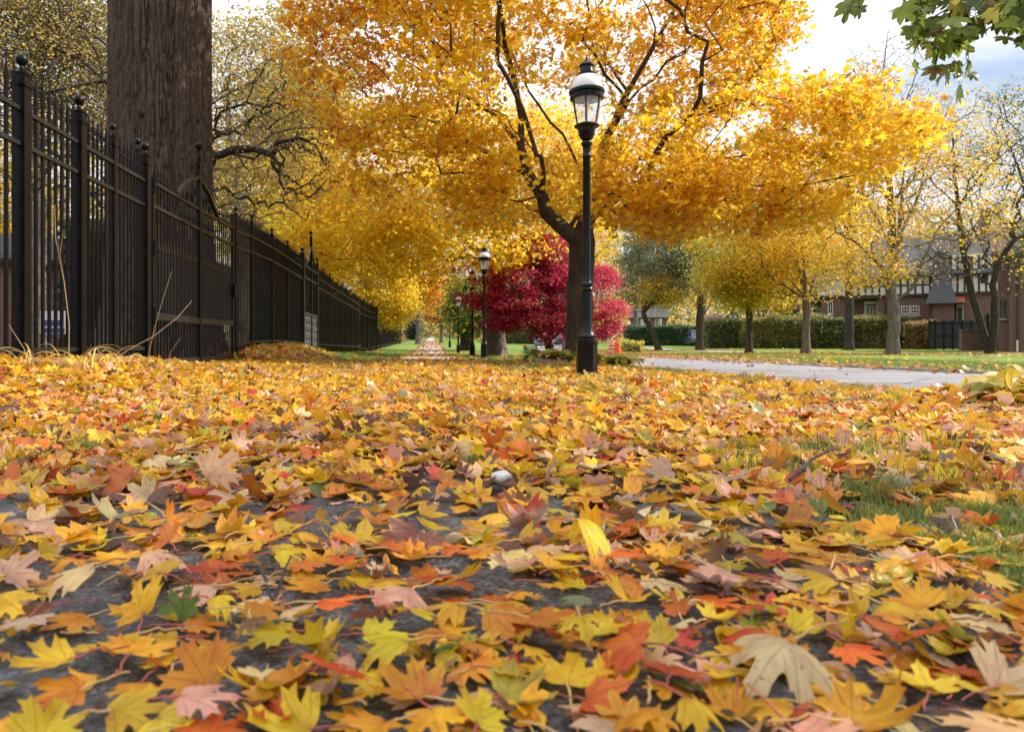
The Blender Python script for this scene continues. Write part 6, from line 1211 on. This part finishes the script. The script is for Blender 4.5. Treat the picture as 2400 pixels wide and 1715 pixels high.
# smaller far houses
def far_house(name, label, px0, px1, py_e, py_r, Y, dep, wins, wallm=M_BRICK, roofm=M_SLATE, axis='x'):
    k = Y / F; x0, x1 = (px0 - HX) * k, (px1 - HX) * k; z0 = float(zg((x0 + x1) / 2, Y)); r = empty(name, ((x0 + x1) / 2, Y, z0), label, 'house'); th_ = math.atan(((x0 + x1) / 2) / Y); r.rotation_euler = (0, 0, -th_); r.scale = (math.cos(th_), 1, 1); ze, zr = CH + (HY - py_e) * k, CH + (HY - py_r) * k
    wbox(r, 'wall', x0, x1, Y, Y + dep, z0 - .4, ze, wallm); gable_roof(r, x0, x1, Y, Y + dep, ze, zr, roofm, axis)
    if axis == 'y':
        mb = MB(); o_ = r.location; xm = (x0 + x1) / 2; mb.loft([[(x0 - o_.x, .02, ze - o_.z), (x1 - o_.x, .02, ze - o_.z), (xm - o_.x, .02, zr - .25 - o_.z)], [(x0 - o_.x, .3, ze - o_.z), (x1 - o_.x, .3, ze - o_.z), (xm - o_.x, .3, zr - .25 - o_.z)]]); mb.obj('gable', M_PLASTER, r)
        mb = MB()
        for q in (.3, .5, .7): xx = x0 + (x1 - x0) * q; mb.box((xx - .1 - o_.x, -.05, ze - o_.z), (xx + .1 - o_.x, .015, ze + (zr - ze) * (.5 if q != .5 else .85) - o_.z))
        mb.obj('timber_frame', M_TIMBER, r)
    for (a, b_, c_, d_) in wins: window(r, (a - HX) * k, (b_ - HX) * k, Y, CH + (HY - d_) * k, CH + (HY - c_) * k, 2, 2)
    return r
far_house('brick_house', 'small brick house with a dark doorway between the street trees and the large house', 1925, 2012, 690, 640, 80, 8, [(1998, 2008, 722, 748), (1940, 1952, 705, 735)])
far_house('brick_house', 'low brick house with a small half-timbered gable over the olive hedge', 1690, 1745, 752, 728, 104, 9, [(1698, 1708, 760, 775)], axis='y')
far_house('brick_house', 'brick house with a long dark red roof beyond the olive hedge', 1640, 1689, 757, 735, 106, 8, [(1650, 1658, 762, 775)], roofm=simple('red_roof', (.12, .05, .045), .8, .3, 4, .5, 12))
ph = far_house('brick_house', 'brick porch house with white columns behind the clipped green hedge', 1478, 1562, 742, 715, 108, 8, [(1500, 1508, 748, 765), (1536, 1544, 748, 765)])
for px in (1512, 1519, 1526, 1555): k = 106.5 / F; o = ph.location; mb = MB(); mb.lathe([(.2, 0), (.2, .1), (.14, .14), (.13, 3.2), (.2, 3.3), (.2, 3.45)], 10); mb.obj('porch_column', M_WFRAME, ph, ((px - HX) * k - o.x, -1.5, .0))
far_house('brick_house', 'brown brick house glimpsed through the fence pickets', -180, 205, 600, 520, 27, 7, [(-60, -25, 640, 735)], roofm=simple('dark_shingle', (.03, .026, .024), .85, .3, 3, .6, 12))
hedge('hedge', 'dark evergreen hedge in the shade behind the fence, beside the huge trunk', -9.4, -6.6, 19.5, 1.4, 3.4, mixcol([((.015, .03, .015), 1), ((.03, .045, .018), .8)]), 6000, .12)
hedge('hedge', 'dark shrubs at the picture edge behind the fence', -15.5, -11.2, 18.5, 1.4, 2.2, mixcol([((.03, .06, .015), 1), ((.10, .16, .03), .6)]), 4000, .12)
hedge('hedge', 'green hedge across the road, seen under the crimson maple', 9.5, 22, 100, 2, 2.4, MG, 5000, .25, lump=.5)
hedge('hedge', 'olive thicket at the end of the iron fence run, left of the path', -16, -6.5, 92, 3, 4.5, mixcol([(OLV, 1), (YGR, .6), (GRN, .4), (AMB, .3)]), 6000, .3, lump=.8)
# signs glimpsed between the pickets
M_SW = simple('sign_white', (.62, .66, .72), .5, .05, 3); M_SB = simple('sign_blue', (.03, .06, .22), .5, .1, 3)
sx_, sY = (124 - HX) * 17 / F, 17.0; sg = empty('yard_sign', (sx_, sY, float(zg(sx_, sY))), 'white and blue lawn sign behind the fence between the first two thick posts', 'sign'); o = sg.location
mb = MB(); mb.box((-.29, -.01, .42), (.29, .01, .95)); mb.obj('panel', M_SW, sg); mb = MB()
for a, b_, c_, d_ in ((-.27, .27, .44, .56), (-.25, -.13, .60, .74), (-.08, .02, .60, .74), (.07, .22, .60, .74)): mb.box((a, -.016, c_), (b_, -.0125, d_))
mb.obj('printed_mark', M_SB, sg); mb = MB(); mb.tube([(-.2, 0, -.05), (-.2, 0, .5)], .006, 6); mb.tube([(.2, 0, -.05), (.2, 0, .5)], .006, 6); mb.obj('wire_frame', M_IRON, sg)

# ------------------------------------------------------------------ vehicles and street things
def car(label, loc, rz, paint, suv=True):
    r = empty('parked_car', loc, label, 'car', None, rz); H = 1.68 if suv else 1.45; mb = MB()
    def sec(y, w_, zb, zt, rr=.12): return [(-w_ / 2 + rr, y, zb), (w_ / 2 - rr, y, zb), (w_ / 2, y, zb + rr), (w_ / 2, y, zt - rr * .6), (w_ / 2 - rr, y, zt), (-w_ / 2 + rr, y, zt), (-w_ / 2, y, zt - rr * .6), (-w_ / 2, y, zb + rr)]
    mb.loft([sec(-2.25, 1.55, .38, .82), sec(-2.12, 1.76, .28, .98), sec(-1.3, 1.84, .24, 1.02), sec(0, 1.86, .24, 1.02), sec(1.2, 1.84, .24, .98), sec(2.0, 1.74, .28, .86), sec(2.2, 1.5, .38, .74)][::-1]); mb.obj('body', paint, r, ang=50)
    mb = MB()
    def gsec(z, y0, y1, w_): return [(-w_ / 2, y0, z), (w_ / 2, y0, z), (w_ / 2, y1, z), (-w_ / 2, y1, z)]
    yb = -2.05 if suv else -1.75
    mb.loft([gsec(.98, yb, 1.15, 1.66), gsec(1.3, yb + .22, .75, 1.52), gsec(H - .12, yb + .48, .35, 1.36)]); mb.obj('window', M_GLASS, r, ang=50)
    mb = MB(); mb.loft([gsec(H - .119, yb + .42, .42, 1.42), gsec(H - .04, yb + .5, .3, 1.38), gsec(H, yb + .7, .05, 1.2)]); 
    for s_ in (-1, 1):
        for (ya, yb2) in ((yb + .02, yb + .45), (1.12, .38), (-.5, -.5)): mb.tube([(s_ * .82, ya, .99), (s_ * .70, yb2, H - .11)], .045, 6)
    mb.obj('roof', paint, r, ang=50); tyre = simple('tyre_rubber', (.015, .015, .016), .8, .2, 10); rimm = simple('wheel_rim', (.4, .4, .42), .3, .1, 8, metal=.8)
    for sx2 in (-1, 1):
        for yy in (-1.35, 1.4):
            mb = MB(); mb.lathe([(.20, -.1), (.31, -.1), (.335, -.06), (.335, .06), (.31, .1), (.20, .1)], 20); tme = mb.obj('wheel', tyre, r, (sx2 * .82, yy, .335)); tme.rotation_euler = (0, R(90), 0); mb = MB(); mb.lathe([(.001, -.07), (.2, -.09), (.2, .09), (.001, .07)], 20); mb.obj('rim', rimm, tme)
        mb = MB(); mb.box((sx2 * .52, -2.27, .82), (sx2 * .84, -2.08, 1.02), .03); mb.obj('tail_light', simple('tail_red', (.45, .012, .015), .25, .1, 6), r); mb = MB(); mb.box((sx2 * .46, 2.0, .62), (sx2 * .76, 2.2, .76), .03); mb.obj('headlight', M_WFRAME, r)
    mb = MB(); mb.box((-.26, -2.30, .62), (.26, -2.262, .74)); mb.obj('number_plate', M_WFRAME, r); return r
def cz(px, Y, dx=0): x = (px - HX) * Y / F + dx; return (x, Y, float(ground_z(x, Y)))
P_BLUE = simple('car_paint_blue', (.05, .075, .14), .25, .1, 3, spec=.7); P_SILV = simple('car_paint_silver', (.36, .38, .42), .28, .08, 3, spec=.7); P_NAVY = simple('car_paint_navy', (.02, .03, .08), .25, .1, 3, spec=.7); P_TEAL = simple('car_paint_grey', (.2, .24, .27), .28, .1, 3, spec=.7)
car('blue hatchback with a red tail light parked behind the forked olive tree', cz(1630, 80), R(-8), P_BLUE); car('silver car half hidden by the olive bush beside the blue car', cz(1716, 88), R(70), P_SILV, False)
car('grey car seen on the road below the crimson maple', cz(1275, 72), R(-10), P_TEAL, False); car('dark navy car parked behind the crimson maple trunk', cz(1303, 84), R(-12), P_NAVY)
M_DRUM = simple('drum_orange', (.75, .13, .03), .45, .1, 5); 
for px, Y, lab in ((1434, 48.6, 'orange traffic drum with white bands beside the road'), (1447, 47.6, 'plain sided orange traffic drum standing in front of the banded one')):
    x, Y, z = cz(px, Y); dr_ = empty('traffic_drum', (x, Y, z), lab, 'traffic drum', 'orange drums at the road edge'); mb = MB(); mb.lathe([(.30, 0), (.30, .06), (.24, .08), (.235, .30), (.22, .305), (.215, .52), (.2, .525), (.195, .72), (.17, .74), (.16, .78), (.05, .80)], 20); mb.obj('drum', M_DRUM, dr_, ang=40)
    mb = MB(); mb.lathe([(.10, .79), (.10, .84), (.02, .85)], 12); mb.obj('handle', M_DRUM, dr_)
    if px < 1440:
        for z_ in (.14, .37, .58): mb = MB(); mb.lathe([(.242, z_), (.242, z_ + .07), (.20, z_ + .075)], 20); mb.obj('white_band', M_WFRAME, dr_)
x, Y, z = cz(1240, 44); sb = empty('picture_board', (x, Y, z), 'small white framed picture board on a teal base between the lawn and the road', 'board', None, R(-12))
mb = MB(); mb.box((-.34, -.05, .0), (.34, .05, .11), .01); mb.obj('base', simple('teal_base', (.03, .14, .16), .4, .2, 5), sb); mb = MB(); mb.box((-.35, -.03, .112), (.35, .03, .50), .006); mb.obj('board', M_WFRAME, sb)
for (a, b_, c_, d_, cl, dz_) in ((-.33, -.14, .30, .485, (.4, .06, .03), 0), (-.139, .33, .33, .485, (.30, .42, .30), 0), (-.33, .33, .20, .298, (.08, .11, .06), 0), (-.1, .28, .225, .328, (.36, .40, .10), .002), (-.33, .33, .135, .198, (.1, .42, .46), 0), (-.22, -.05, .215, .31, (.03, .035, .04), .004)): mb = MB(); mb.box((a, -.0345 - dz_, c_), (b_, -.032, d_)); mb.obj('picture_patch', simple('print', cl, .4, .3, 12), sb)

# the wood that closes the view
g = np.random.default_rng(88); n = 60000; wb_ = Bag(); y = g.uniform(185, 260, n); x = g.uniform(-.75, 1.0, n) * y; hh = 9 + 7 * vnoise(np.stack([x * .05, y * .05, 0 * x], -1), 1.0); k = np.abs(x) > -1; x, y, hh = x[k], y[k], hh[k]; n = len(x)
z = zg(x, y) + hh * g.random(n); pc_ = mixcol([(OLV, 1), (GOLD, .6), (AMB, .5), ((.12, .15, .04), 1), (BRN, .4)], .3)(np.stack([x, y, z], 1)); V, Fc, c, _ = leaves_at(g, np.stack([x, y, z], 1), 1.1, lambda p: pc_, 'sprig', .2); wb_.add(V, Fc, c)
tag(wb_.obj('far_wood', M_LEAF), kind='stuff')
